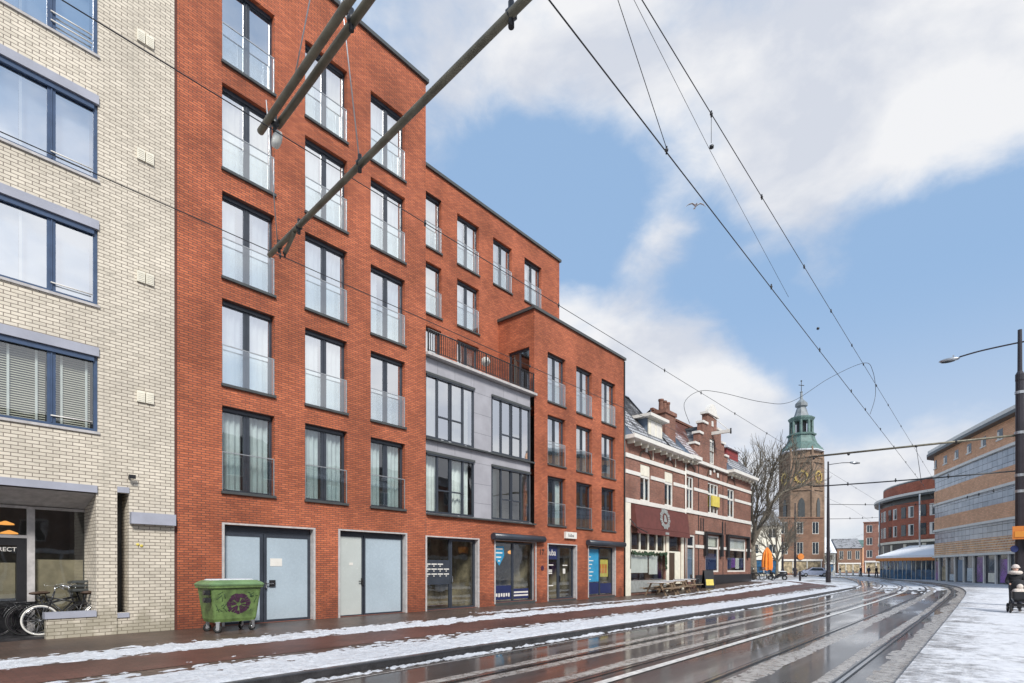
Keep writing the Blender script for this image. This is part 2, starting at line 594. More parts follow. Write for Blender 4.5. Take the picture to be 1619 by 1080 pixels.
def box(bm, x0, x1, y0, y1, z0, z1):
    v = [bm.verts.new(p) for p in ((x0, y0, z0), (x1, y0, z0), (x1, y1, z0), (x0, y1, z0), (x0, y0, z1), (x1, y0, z1), (x1, y1, z1), (x0, y1, z1))]
    for f in ((0, 3, 2, 1), (4, 5, 6, 7), (0, 1, 5, 4), (1, 2, 6, 5), (2, 3, 7, 6), (3, 0, 4, 7)):
        bm.faces.new([v[i] for i in f])
    return v


def quad(bm, *p):
    return bm.faces.new([bm.verts.new(q) for q in p])


def tube(bm, pts, r, n=8, cap=True):
    pts = [Vector(p) for p in pts]
    rs = r if isinstance(r, (list, tuple)) else [r] * len(pts)
    rings = []
    up = None
    for i, p in enumerate(pts):
        d = (pts[min(i + 1, len(pts) - 1)] - pts[max(i - 1, 0)])
        if d.length < 1e-9:
            d = Vector((0, 0, 1))
        d.normalize()
        if up is None:
            a = Vector((0, 0, 1)) if abs(d.z) < .9 else Vector((1, 0, 0))
            up = d.cross(a).normalized()
        up = (up - d * up.dot(d))
        if up.length < 1e-6:
            up = d.orthogonal()
        up.normalize()
        w = d.cross(up)
        rings.append([bm.verts.new(p + (up * math.cos(k * math.tau / n) + w * math.sin(k * math.tau / n)) * rs[i]) for k in range(n)])
    for a, b in zip(rings, rings[1:]):
        for k in range(n):
            f = bm.faces.new((a[k], a[(k + 1) % n], b[(k + 1) % n], b[k]))
            f.smooth = True
    if cap:
        bm.faces.new(rings[0][::-1])
        bm.faces.new(rings[-1])


def lathe(bm, prof, n=12, c=(0, 0, 0), ph=0., smooth=False):
    rings = []
    for r, z in prof:
        if r < 1e-5:
            rings.append([bm.verts.new((c[0], c[1], c[2] + z))])
        else:
            rings.append([bm.verts.new((c[0] + r * math.cos(ph + k * math.tau / n), c[1] + r * math.sin(ph + k * math.tau / n), c[2] + z)) for k in range(n)])
    for a, b in zip(rings, rings[1:]):
        for k in range(n):
            q = [a[k % len(a)], a[(k + 1) % len(a)], b[(k + 1) % len(b)], b[k % len(b)]]
            q = list(dict.fromkeys(q))
            if len(q) > 2:
                try:
                    f = bm.faces.new(q)
                    f.smooth = smooth
                except ValueError:
                    pass
    for rg, rev in ((rings[0], True), (rings[-1], False)):
        if len(rg) > 2:
            bm.faces.new(rg[::-1] if rev else rg)


def ball(bm, c, r, sub=2, sc=(1, 1, 1)):
    res = bmesh.ops.create_icosphere(bm, subdivisions=sub, radius=r)
    for v in res['verts']:
        v.co = Vector((v.co.x * sc[0], v.co.y * sc[1], v.co.z * sc[2])) + Vector(c)
        for f in v.link_faces:
            f.smooth = True


def prism(bm, poly, off):
    """poly: 3-D points (planar), off: extrusion vector"""
    off = Vector(off)
    a = [bm.verts.new(p) for p in poly]
    b = [bm.verts.new(Vector(p) + off) for p in poly]
    bm.faces.new(a)
    bm.faces.new(b[::-1])
    n = len(a)
    for i in range(n):
        bm.faces.new((a[i], b[i], b[(i + 1) % n], a[(i + 1) % n]))


def torus(bm, c, R0, r, axis='Y', n=32, m=6, a0=0, a1=math.tau):
    full = abs(a1 - a0 - math.tau) < 1e-6
    rings = []
    for i in range(n if full else n + 1):
        a = a0 + (a1 - a0) * i / n
        rg = []
        for k in range(m):
            b = k * math.tau / m
            rr = R0 + r * math.cos(b)
            u, w, h = rr * math.cos(a), rr * math.sin(a), r * math.sin(b)
            p = (u, h, w) if axis == 'Y' else ((h, u, w) if axis == 'X' else (u, w, h))
            rg.append(bm.verts.new(Vector(p) + Vector(c)))
        rings.append(rg)
    for i in range(n):
        a, b = rings[i], rings[(i + 1) % len(rings)]
        for k in range(m):
            f = bm.faces.new((a[k], a[(k + 1) % m], b[(k + 1) % m], b[k]))
            f.smooth = True


def wloc(o):
    v = Vector((0, 0, 0))
    while o:
        v = v + o.location
        o = o.parent
    return v


def mesh_of(name, bm):
    bmesh.ops.recalc_face_normals(bm, faces=bm.faces)
    me = bpy.data.meshes.new(name)
    bm.to_mesh(me)
    bm.free()
    return me


def link(name, me, mat=None, parent=None, loc=(0, 0, 0), rot=None):
    o = bpy.data.objects.new(name, me)
    COL.objects.link(o)
    if mat is not None and me is not None and not me.materials:
        me.materials.append(M[mat] if isinstance(mat, str) else mat)
    o.parent = parent
    o.location = loc
    if rot:
        o.rotation_euler = rot
    return o


def obj(name, bm, mat, parent=None, loc=(0, 0, 0), rot=None):
    return link(name, mesh_of(name, bm), mat, parent, loc, rot)


def wobj(name, bm, mat, parent=None):
    """mesh given in world coordinates under an unrotated parent"""
    return link(name, mesh_of(name, bm), mat, parent, tuple(-wloc(parent)) if parent else (0, 0, 0))


def tag(o, label, cat, group=None, kind=None):
    if label:
        o['label'] = label
    if cat:
        o['category'] = cat
    if group:
        o['group'] = group
    if kind:
        o['kind'] = kind
    return o


def thing(name, label, cat, loc=(0, 0, 0), rz=0., group=None):
    o = bpy.data.objects.new(name, None)
    COL.objects.link(o)
    o.empty_display_size = .2
    o.location = loc
    o.rotation_euler = (0, 0, rz)
    return tag(o, label, cat, group)


def struct(name, bm, mat, smooth=False):
    o = obj(name, bm, mat)
    if smooth:
        for p in o.data.polygons:
            p.use_smooth = True
    o['kind'] = 'structure'
    return o


def copy_tree(o, parent=None):
    c = o.copy()
    COL.objects.link(c)
    c.parent = parent
    for ch in list(o.children):
        copy_tree(ch, c)
    return c


def wall(bm, O, U, N, u0, u1, v0, v1, holes=(), depth=.22):
    """flat wall face: O origin, U along, Z up, N outward; holes (a,b,c,d) get reveals"""
    O, U, N = Vector(O), Vector(U), Vector(N)
    Z = Vector((0, 0, 1))
    us = sorted({u0, u1, *[h[0] for h in holes], *[h[1] for h in holes]})
    vs = sorted({v0, v1, *[h[2] for h in holes], *[h[3] for h in holes]})

    def P(u, v, w=0.):
        return O + U * u + Z * v + N * w
    for i in range(len(us) - 1):
        for j in range(len(vs) - 1):
            a, b, c, d = us[i], us[i + 1], vs[j], vs[j + 1]
            if b <= u0 + 1e-6 or a >= u1 - 1e-6 or d <= v0 + 1e-6 or c >= v1 - 1e-6:
                continue
            mu, mv = (a + b) / 2, (c + d) / 2
            if any(h[0] < mu < h[1] and h[2] < mv < h[3] for h in holes):
                continue
            quad(bm, P(a, c), P(b, c), P(b, d), P(a, d))
    for a, b, c, d in holes:
        w = -depth
        quad(bm, P(a, c), P(a, d), P(a, d, w), P(a, c, w))
        quad(bm, P(b, d), P(b, c), P(b, c, w), P(b, d, w))
        quad(bm, P(a, d), P(b, d), P(b, d, w), P(a, d, w))
        quad(bm, P(b, c), P(a, c), P(a, c, w), P(b, c, w))


def wavy(bm, x0, x1, y, z0, z1, amp=.03, per=.16, seg=6):
    n = max(6, int((x1 - x0) / per * seg))
    a, b = [], []
    for i in range(n + 1):
        x = x0 + (x1 - x0) * i / n
        yy = y + amp * math.sin(x / per * math.tau) + amp * .5 * math.sin(x * 11.3)
        a.append(bm.verts.new((x, yy, z0)))
        b.append(bm.verts.new((x, yy, z1)))
    for i in range(n):
        f = bm.faces.new((a[i], a[i + 1], b[i + 1], b[i]))
        f.smooth = True


def text_mesh(s, size, ext=.004):
    cu = bpy.data.curves.new('lettering', 'FONT')
    cu.body = s
    cu.size = size
    cu.extrude = ext
    o = bpy.data.objects.new('lettering', cu)
    COL.objects.link(o)
    dg = bpy.context.evaluated_depsgraph_get()
    me = bpy.data.meshes.new_from_object(o.evaluated_get(dg))
    bpy.data.objects.remove(o)
    bpy.data.curves.remove(cu)
    me.materials.clear()
    return me


def text(s, size, mat, parent, wpos, sx=1.0):
    """lettering on a facade that faces -Y, lower left corner at wpos"""
    me = text_mesh(s, size)
    o = link('lettering', me, mat, parent, tuple(Vector(wpos) - wloc(parent)), (R(90), 0, 0))
    o.scale.x = sx
    return o


def fbm(x, y, z=0., o=5):
    return noise.fractal(Vector((x, y, z)), 1.0, 2.0, o)


def S(t):
    t = max(0., min(1., t))
    return t * t * (3 - 2 * t)


def g(X, Y):
    return .2 * S((X - 25) / 35) + .35 * S((X - 26) / 24) * S((Y - 9) / 6)


FY = 15.85        # plane of the facades

# ------------------------------------------------------------------ ground, road, pavements, tracks
XB, RB, HB = 42.0, 140.0, 24.0


def path(s):
    if s < XB:
        return s, 4.0, 0.0
    a = min((s - XB) / RB, R(HB))
    x, y = XB + RB * math.sin(a), 4 + RB * (1 - math.cos(a))
    rest = s - XB - RB * R(HB)
    if rest > 0:
        x += rest * math.cos(a)
        y += rest * math.sin(a)
    return x, y, a


def pth(s, off):
    x, y, a = path(s)
    return x - math.sin(a) * off, y + math.cos(a) * off


def kpath(s, off):
    """kerb of the left pavement: straight, then a quarter turn to the left"""
    if s < 50:
        return s, 8.0 + off
    a = min((s - 50) / 6.0, math.pi / 2)
    x, y = 50 + 6 * math.sin(a), 14 - 6 * math.cos(a)
    rest = s - 50 - 6 * math.pi / 2
    if rest > 0:
        y += rest
    return x - math.sin(a) * off, y + math.cos(a) * off


def steps(a, b, k=.012, lo=.08, hi=2.5, x0=3.):
    out = [a]
    while out[-1] < b:
        out.append(min(b, out[-1] + max(lo, min(hi, abs(out[-1] - x0) * k))))
    return out


def strip(name, mat, fn, s_list, o_list, h, kind='structure'):
    bm = nb()
    rows = []
    for s in s_list:
        rows.append([])
        for o in o_list:
            x, y = fn(s, o)
            rows[-1].append(bm.verts.new((x, y, g(x, y) + (h(s, o, x, y) if callable(h) else h))))
    for a, b in zip(rows, rows[1:]):
        for i in range(len(o_list) - 1):
            f = bm.faces.new((a[i], b[i], b[i + 1], a[i + 1]))
            f.smooth = True
    o = obj(name, bm, mat)
    o['kind'] = kind
    return o


def lin(a, b, n):
    return [a + (b - a) * i / n for i in range(n + 1)]


bm = nb()
gx = [-3000, -200, -60, -20, 0, 10, 20] + lin(25, 65, 20) + [80, 100, 140, 200, 400, 1200, 4000]
gy = [-3000, -300, -60, -20, 0, 4, 8] + lin(9, 16, 14) + [24, 40, 80, 200, 600, 3000]
vg = [[bm.verts.new((x, y, g(x, y) - .17)) for y in gy] for x in gx]
for i in range(len(gx) - 1):
    for j in range(len(gy) - 1):
        bm.faces.new((vg[i][j], vg[i + 1][j], vg[i + 1][j + 1], vg[i][j + 1]))
struct('ground', bm, 'ground')

ss = steps(-25, 175, .02, .5, 3)
strip('road', 'road', pth, ss, lin(-3.0, 3.95, 10), -.12)
strip('pavement', 'right', pth, ss, [-26, -18, -12, -8, -6, -4.5, -3.0], lambda s, o, x, y: -.045)
bm = nb()
strip('kerb', 'kerb', pth, ss, [-3.0, -2.999], lambda s, o, x, y: -.125 if o > -3 + 1e-4 else -.041)
# left pavement with its cycle path, both of clinker pavers
ks = steps(-25, 50, .02, .5, 1.5) + lin(50.3, 59.4, 24) + lin(60, 90, 10)
strip('pavement', 'paver', kpath, ks, [0.0, 1.95, 3.6, 5.0, 5.9], 0.0)
bm = nb()
xs = lin(-25, 50, 60)
ys = [13.8, 14.6, 15.2, 15.9, 17.6]
vv = [[bm.verts.new((x, y, g(x, y) + .002)) for y in ys] for x in xs]
for a, b in zip(vv, vv[1:]):
    for i in range(len(ys) - 1):
        bm.faces.new((a[i], b[i], b[i + 1], a[i + 1]))
struct('pavement', bm, 'paver')
strip('cycle_path', 'cycle', kpath, ks, [1.9, 2.7, 3.65], .006)
bm = nb()
prev = None
for s in ks:
    ring = []
    for o, z in ((-.14, -.16), (-.14, -.012), (-.125, .004), (.0, .004), (.0, -.1)):
        x, y = kpath(s, o)
        ring.append(bm.verts.new((x, y, g(x, y) + z)))
    if prev:
        for i in range(4):
            bm.faces.new((prev[i], ring[i], ring[i + 1], prev[i + 1]))
    prev = ring
struct('kerb', bm, 'kerb')


def snowstrip(name, mat, fn, s0, s1, o0, o1, no, hmax, edge, seed, fine=3.0, amp=.55, an=None, fade=None, bias=0., base=0., k=.008, lo=.045):
    sl_ = steps(s0, s1, k, lo, 1.2)

    def h(s, o, x, y):
        t = (o - o0) / (o1 - o0)
        e = min(t / edge[0], (1 - t) / edge[1], 1.0)
        n = fbm(x * .9 + seed, y * 2.2, 0, 4) * .30 + fbm(x * fine * 1.4, y * fine * 2, seed, 5) * amp
        if an:   # drawn out along the traffic
            n = fbm(s * an[0], o * an[1], seed, 5) * amp
        v = (e - .5) * 1.2 + n * 1.25 + bias
        if fade:
            v -= .9 * (1 - S((s - fade[0]) / (fade[1] - fade[0])))
        return base + max(-.03, min(hmax, v * hmax * .8)) + (.45 * hmax * fbm(x * 7, y * 9, seed, 4) if v > 0 else 0)
    o = strip(name, mat, fn, sl_, lin(o0, o1, no), h, kind='stuff')
    return o


tag(snowstrip('snow', 'snow', kpath, -6, 76, 3.4, 5.35, 40, .045, (.33, .45), 1.3), 'ragged band of shovelled white snow between the wall side of the pavement and the red cycle path', 'snow')
tag(snowstrip('snow', 'snow', kpath, -6, 76, .0, 2.25, 44, .035, (.02, .62), 5.1, bias=.05), 'smooth white snow band lying along the dark kerb beside the cycle path', 'snow')
tag(snowstrip('snow', 'snow', kpath, 14, 76, 4.7, 6.6, 18, .02, (.5, .4), 8.4, bias=-.42), 'thin broken frost patches on the wet pavement in front of the shop fronts', 'snow')
tag(snowstrip('snow', 'snow', pth, -10, 58, 3.50, 3.84, 7, .055, (.5, .2), 11.7, fine=6, bias=-.34, base=-.118), 'small lumps of slushy snow in the gutter below the left kerb', 'snow')
# slush beside the rails and along the right hand edge of the road
for o0, o1, bi, sd_, lb in ((-1.42, -.86, -.02, 25., 'grey slush ridge on the left of the rail nearest the middle'),
                            (-3.35, -2.42, -.02, 29., 'brown grey slush along the right edge of the road'),
                            (.76, 1.12, -.02, 37., 'tan slush line beside the second rail from the left kerb'),
                            (2.16, 2.5, -.10, 41., 'tan slush line on the kerb side of the leftmost rail'),
                            (-2.26, -1.95, -.12, 43., 'tan slush line inside the rightmost rail'),
                            (1.62, 2.04, -.22, 33., 'thin slush line beside the rail nearest the left kerb')):
    tag(snowstrip('slush', 'slush', pth, 1, 150, o0, o1, 14, .010, (.4, .4), sd_, amp=.42, an=(.5, 3.), bias=bi, base=-.119, k=.014, lo=.09), lb, 'slush')
tag(snowstrip('slush', 'snow', pth, 34, 165, -2.8, 3.4, 26, .008, (.2, .2), 44., amp=.95, an=(.3, 4.), bias=-.30, fade=(36, 62), base=-.119, k=.02, lo=.3), 'whitish slush spread over the tracks where the street bends', 'slush')


def railstrip(off, w0, w1, z, name, mat):
    bm_ = nb()
    pr = None
    for s in steps(-25, 170, .012, .3, 1.5):
        x0, y0 = pth(s, off + w0)
        x1, y1 = pth(s, off + w1)
        c_ = (bm_.verts.new((x0, y0, g(x0, y0) - .12 + z)), bm_.verts.new((x1, y1, g(x1, y1) - .12 + z)))
        if pr:
            bm_.faces.new((pr[0], c_[0], c_[1], pr[1]))
        pr = c_
    return bm_


for off in (2.1, .68, -.80, -2.32):
    struct('tram_rail', railstrip(off, -.03, .03, .010, '', ''), 'steel')
    inner = -1 if off in (2.1, -.80) else 1
    struct('rail_groove', railstrip(off, inner * .03 if inner > 0 else -.075, inner * .075 if inner > 0 else -.03, .006, '', ''), 'groove')
    struct('rail_groove', railstrip(off, -.055 if inner > 0 else .03, -.03 if inner > 0 else .055, .006, '', ''), 'groove')
struct('road_marking', railstrip(.33, -.075, .075, .0125, '', ''), 'marking')
struct('gutter', railstrip(3.42, -.012, .012, .005, '', ''), 'marking')

# ------------------------------------------------------------------ windows
_wc = {}


def cached(key, fn):
    if key not in _wc:
        _wc[key] = mesh_of(key[0], fn())
    return _wc[key]


def frame_bm(w, h, mull, bars=(), t=.065, d0=.17, d1=.24, top=.13):
    """casement frame in the plane y = d0..d1 behind the facade"""
    b = nb()
    box(b, 0, t, d0, d1, 0, h)
    box(b, w - t, w, d0, d1, 0, h)
    box(b, t, w - t, d0, d1, 0, t)
    box(b, t, w - t, d0, d1, h - top, h)
    box(b, t, w - t, d0 - .045, d0 - .002, h - .11, h - .002)
    for x, tw in mull:
        box(b, x - tw / 2, x + tw / 2, d0 + .005, d1 - .004, t, h - top)
        if tw > .1:
            box(b, x - .012, x + .012, d0 - .016, d0 + .004, t, h - top)
    for z, x0, x1, tz in bars:
        box(b, x0, x1, d0 + .008, d1 - .008, z, z + tz)
    return b


def pane_bm(w, h, y):
    b = nb()
    quad(b, (.05, y, .05), (w - .05, y, .05), (w - .05, y, h - .1), (.05, y, h - .1))
    return b


def french(bld, x, z, w=1.46, h=2.34, y=FY, pane='glass', cur='curtain', balu=True, n=2, gap=0., seed=0):
    L = wloc(bld)
    fr = link('window', cached(('window', w, h, n), lambda: frame_bm(w, h, [(w * k / n, .17) for k in range(1, n)])), 'frame', bld, tuple(Vector((x, y, z)) - L))
    link('pane', cached(('pane', w, h), lambda: pane_bm(w, h, .205)), None, fr).data.materials or None
    p = fr.children[0]
    if not p.data.materials:
        p.data.materials.append(M[pane])
    p.material_slots[0].link = 'OBJECT'
    p.material_slots[0].material = M[pane]
    if cur:
        k = ('curtain', w, h, round(gap, 2))

        def cb():
            b = nb()
            if gap > 0:
                wavy(b, .06, w * (.5 - gap), .36, .05, h - .1)
                wavy(b, w * (.5 + gap), w - .06, .36, .05, h - .1)
            else:
                wavy(b, .06, w - .06, .36, .05, h - .1)
            return b
        c = link('curtain', cached(k, cb), None, fr)
        if not c.data.materials:
            c.data.materials.append(M[cur])
        c.material_slots[0].link = 'OBJECT'
        c.material_slots[0].material = M[cur]
    if balu:
        def bb():
            b = nb()
            quad(b, (.02, .02, .03), (w - .02, .02, .03), (w - .02, .02, 1.06), (.02, .02, 1.06))
            return b
        link('balustrade', cached(('balustrade', w), bb), 'balu', fr)

        def rb():
            b = nb()
            box(b, .0, w, .008, .034, 1.06, 1.085)
            box(b, .0, .02, .008, .034, .0, 1.06)
            box(b, w - .02, w, .008, .034, .0, 1.06)
            return b
        link('rail', cached(('rail', w), rb), 'metal' if not balu == 'dark' else 'frame', fr)

    def sb():
        b = nb()
        box(b, -.03, w + .03, -.07, .17, -.075, -.003)
        return b
    link('sill', cached(('sill', w), sb), 'coping', fr)
    return fr


# ------------------------------------------------------------------ red apartment building
bld = thing('apartment_building', 'tall orange red brick apartment building with stepped roofs, French windows and shop fronts', 'building', (16.6, FY, 0))
rows_t = [3.72, 6.66, 9.60, 12.57, 15.50]
c_t = [6.20, 8.62, 10.99]
rows_r = [3.70, 6.62, 9.60]
c_r = [20.92, 23.33, 25.75]
W_, H_ = 1.46, 2.34
sb_win = [(15.25, 15.36, .95, 2.32), (17.14, 15.36, 1.40, 2.28), (19.52, 15.40, 1.38, 2.25), (21.90, 15.46, 1.42, 2.22),
          (15.25, 12.52, .95, 2.2), (17.14, 12.60, 1.40, 2.1), (15.25, 9.72, .95, 2.25), (17.14, 9.72, 1.40, 2.25)]
doors = {'d1': (6.22, 8.92, .015, 2.80), 'd2': (9.78, 12.50, .015, 2.82), 'd3': (13.42, 16.22, .015, 2.78),
         'w4': (17.20, 20.0, .14, 2.80), 'd5': (20.92, 23.34, .10, 2.76), 'w6': (24.43, 27.2, .14, 2.80)}
SY = 18.09
bm = nb()
UX, NY = (1, 0, 0), (0, -1, 0)
wall(bm, (0, FY, 0), UX, NY, 5.10, 13.41, -.4, 19.7, [(x, x + W_, z, z + H_) for x in c_t for z in rows_t] + [doors['d1'], doors['d2']], .26)
wall(bm, (0, FY, 0), UX, NY, 13.41, 19.90, -.4, 3.62, [doors['d3'], doors['w4']], .26)
wall(bm, (0, FY, 0), UX, NY, 19.90, 28.22, -.4, 13.6, [(x, x + W_, z, z + H_) for x in c_r for z in rows_r] + [doors['d5'], doors['w6']], .26)
wall(bm, (0, SY, 0), UX, NY, 13.41, 24.95, 9.6, 18.7, [(x, x + w, z, z + h) for x, z, w, h in sb_win], .26)
SIDE = (16.15, 17.45, 9.72, 11.95)
wall(bm, (19.90, 0, 0), (0, 1, 0), (-1, 0, 0), FY, SY, 9.6, 13.6, [SIDE], .2)
# returns, backs and flat roofs
quad(bm, (13.41, FY, 9.6), (13.41, 28, 9.6), (13.41, 28, 19.7), (13.41, FY, 19.7))
quad(bm, (5.10, FY, -.4), (5.10, 28, -.4), (5.10, 28, 19.7), (5.10, FY, 19.7))
quad(bm, (24.95, SY, 9.6), (24.95, 28, 9.6), (24.95, 28, 18.7), (24.95, SY, 18.7))
quad(bm, (28.22, FY, -.4), (28.22, 28, -.4), (28.22, 28, 13.6), (28.22, FY, 13.6))
quad(bm, (5.1, 28, -.4), (28.22, 28, -.4), (28.22, 28, 13.6), (5.1, 28, 13.6))
quad(bm, (5.1, 28, 13.6), (24.95, 28, 13.6), (24.95, 28, 18.7), (5.1, 28, 18.7))
for x0, x1, y0, zs in ((5.12, 13.4, FY + .3, (0, 3.45, 6.4, 9.3, 12.3, 15.25)), (13.42, 28.2, FY + .45, (0, 3.45, 6.3, 9.3)), (20, 28.2, FY + .3, (12.3,)), (13.42, 24.9, SY + .3, (12.3, 15.1))):
    for z in zs:
        quad(bm, (x0, y0, z), (x1, y0, z), (x1, 27.9, z), (x0, 27.9, z))
quad(bm, (5.1, FY, 19.69), (13.41, FY, 19.69), (13.41, 28, 19.69), (5.1, 28, 19.69))
quad(bm, (13.41, SY, 18.69), (24.95, SY, 18.69), (24.95, 28, 18.69), (13.41, 28, 18.69))
quad(bm, (19.9, FY, 13.59), (28.22, FY, 13.59), (28.22, 28, 13.59), (19.9, 28, 13.59))
wobj('wall', bm, 'red', bld)
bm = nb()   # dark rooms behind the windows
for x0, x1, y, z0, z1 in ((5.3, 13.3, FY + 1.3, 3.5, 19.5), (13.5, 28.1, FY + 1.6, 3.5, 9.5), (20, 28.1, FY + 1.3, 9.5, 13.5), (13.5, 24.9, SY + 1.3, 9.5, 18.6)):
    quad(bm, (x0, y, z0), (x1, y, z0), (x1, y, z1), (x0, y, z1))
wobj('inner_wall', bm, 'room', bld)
bm = nb()
box(bm, 5.06, 13.50, FY - .09, FY + .25, 19.70, 19.83)
box(bm, 13.25, 13.50, FY + .25, 28, 19.70, 19.83)
box(bm, 13.502, 25.04, SY - .09, SY + .25, 18.70, 18.83)
box(bm, 24.8, 25.04, SY + .25, 28, 18.70, 18.83)
box(bm, 19.80, 28.30, FY - .09, FY + .25, 13.60, 13.73)
box(bm, 19.80, 20.05, FY + .25, SY - .002, 13.60, 13.73)
wobj('roof_edge', bm, 'coping', bld)
bm = nb()   # dark movement joints and downpipe recess
box(bm, 28.22, 28.27, FY - .003, FY + .1, -.2, 13.5)
box(bm, 13.40, 13.413, FY - .002, FY + .05, 0, 3.6)
wobj('movement_joint', bm, 'coping', bld)
bm = nb()
box(bm, 5.031, 5.10, FY + .02, FY + .1, -.3, 19.7)
wobj('joint_strip', bm, 'darkjoint', bld)
bm = nb()
tube(bm, [(28.16, FY - .05, 0), (28.16, FY - .05, 13.5)], .04, 8)
wobj('downpipe', bm, 'black', bld)

rnd = random.Random(3)
for ci, x in enumerate(c_t):
    for ri, z in enumerate(rows_t):
        if ri == 0:
            french(bld, x, z, pane='glass_low', cur='net', gap=.06 + .02 * ci)
        else:
            french(bld, x, z, cur=('curtain', 'net', None, 'curtain', 'beige')[(3 * ri + 2 * ci) % 5], gap=[0, .05, .16, .09][(ri + 2 * ci) % 4])
for ci, x in enumerate(c_r):
    for ri, z in enumerate(rows_r):
        if ri == 0:
            french(bld, x, z, pane='glass_low', cur='net' if ci == 0 else None, gap=.2)
        else:
            french(bld, x, z, cur='beige' if ri == 2 else 'net', gap=.12 if ri == 1 else .03)
for i, (x, z, w, h) in enumerate(sb_win):
    french(bld, x, z, w, h, SY, cur='curtain' if i % 2 else 'beige', balu=z > 12, n=1 if w < 1 else 2, gap=.0 if w < 1 else .05)
# door on the roof terrace, in the side wall
bm = nb()
for a, b_ in ((16.15, 16.23), (16.76, 16.84), (17.37, 17.45)):
    box(bm, 20.0, 20.06, a, b_, 9.72, 11.95)
box(bm, 20.001, 20.059, 16.23, 17.37, 11.85, 11.95)
td = wobj('terrace_door', bm, 'frame', bld)
bm = nb()
quad(bm, (20.03, 16.2, 9.72), (20.03, 17.4, 9.72), (20.03, 17.4, 11.9), (20.03, 16.2, 11.9))
wobj('pane', bm, 'glass_low', td)

# zinc clad bay with four wide windows and a roof terrace with railing
ZY = FY + .12
bays = [(13.46, 6.55, 2.60, 2.42), (17.12, 6.55, 2.58, 2.42), (13.46, 3.72, 2.60, 2.28), (17.12, 3.72, 2.58, 2.28)]
bm = nb()
wall(bm, (0, ZY, 0), UX, NY, 13.41, 19.74, 3.66, 9.55, [(x, x + w, z, z + h) for x, z, w, h in bays], .10)
quad(bm, (19.74, ZY, 3.66), (19.74, ZY + .2, 3.66), (19.74, ZY + .2, 9.55), (19.74, ZY, 9.55))
wobj('zinc_cladding', bm, 'zinc', bld)
bm = nb()
for x in (14.1, 15.0, 15.9):
    for z0, z1 in ((6.1, 6.42), (9.05, 9.5)):
        box(bm, x, x + .008, ZY - .002, ZY + .01, z0, z1)
for z in (4.3, 5.1, 5.95, 7.2, 8.0, 8.85):
    box(bm, 16.08, 17.1, ZY - .002, ZY + .01, z, z + .009)
for x in (16.07, 17.9, 18.8):
    box(bm, x, x + .008, ZY - .002, ZY + .01, 9.05, 9.5)
wobj('panel_joint', bm, 'coping', bld)
bm = nb()
box(bm, 19.74, 19.90, ZY + .2, ZY + .4, 3.6, 9.6)
wobj('recess', bm, 'red', bld)
bm = nb()
box(bm, 13.415, 19.89, FY - .14, ZY - .004, 3.60, 3.66)
box(bm, 13.415, 19.89, FY - .05, ZY - .004, 6.44, 6.50)
wobj('ledge', bm, 'coping', bld)
bm = nb()
box(bm, 13.415, 19.98, FY - .12, SY, 9.58, 9.68)
wobj('terrace_slab', bm, 'concrete', bld)
bm = nb()
rngs = random.Random(5)
for i in range(26):   # crumbs of snow left on the ledges
    x = rngs.uniform(13.5, 19.8)
    z = rngs.choice((3.66, 6.50, 9.68))
    ball(bm, (x, FY - .02, z + .008), rngs.uniform(.02, .06), 1, (1.6, .7, .35))
sn = wobj('snow_crumbs', bm, 'snow', bld)
for x, z, w, h in bays:
    L = wloc(bld)
    ms = [(.62, .075), (w * .5, .13), (w - .62, .075)]
    fr = obj('window', frame_bm(w, h, ms, [(.86, .62, w - .62, .05)], .06, -.02, .07, .1), 'frame', bld, tuple(Vector((x, ZY, z)) - L))
    obj('pane', pane_bm(w, h, .03), 'glass' if z > 5 else 'glass_low', fr)
    bm = nb()
    if x < 15:
        wavy(bm, .1, w * .34, .3, .05, h - .1, .035, .2)
        wavy(bm, w * .62, w - .08, .3, .05, h - .1, .035, .2)
        obj('curtain', bm, 'curtain' if z < 5 else 'beige', fr)
    else:
        box(bm, .16, .5, .16, .2, .1, h - .15)
        lb = obj('banner', bm, 'coping', fr)
    bm = nb()
    box(bm, -.02, w + .02, -.075, -.022, h - .06, h + .03)
    obj('blind_box', bm, 'coping', fr)
bm = nb()
tube(bm, [(13.45, FY - .04, 10.55), (19.85, FY - .04, 10.55)], .024, 8)
box(bm, 13.45, 19.85, FY - .05, FY - .03, 9.76, 9.79)
for i in range(58):
    x = 13.5 + i * .1095
    box(bm, x - .012, x + .012, FY - .05, FY - .03, 9.79, 10.53)
for x in (13.5, 15.1, 16.65, 18.2, 19.8):
    box(bm, x - .022, x + .022, FY - .06, FY - .02, 9.68, 10.53)
wobj('railing', bm, 'black', bld)
bm = nb()
ball(bm, (17.0, FY + .35, 10.42), .2, 2)
wobj('terrace_lamp', bm, 'white', bld)


def surround(k):
    a, b_, c_, d = doors[k]
    q = nb()
    box(q, a - .03, a + .035, FY - .025, FY + .25, c_ - .06, d)
    box(q, b_ - .035, b_ + .03, FY - .025, FY + .25, c_ - .06, d)
    box(q, a - .03, b_ + .03, FY - .026, FY + .25, d + .002, d + .05)
    return wobj('door_surround', q, 'concrete', bld)


def leaf(q, x0, x1, z0, z1, y0=FY + .17, y1=FY + .23, t=.09):
    box(q, x0, x0 + t, y0, y1, z0, z1)
    box(q, x1 - t, x1, y0, y1, z0, z1)
    box(q, x0 + t, x1 - t, y0, y1, z0, z0 + t * .8)
    box(q, x0 + t, x1 - t, y0, y1, z1 - t, z1)


for k in doors:
    surround(k)
    q = nb()
    box(q, doors[k][0] + .036, doors[k][1] - .036, FY - .012, FY + .2, -.1, doors[k][2] - .001)
    wobj('threshold', q, 'coping', bld)
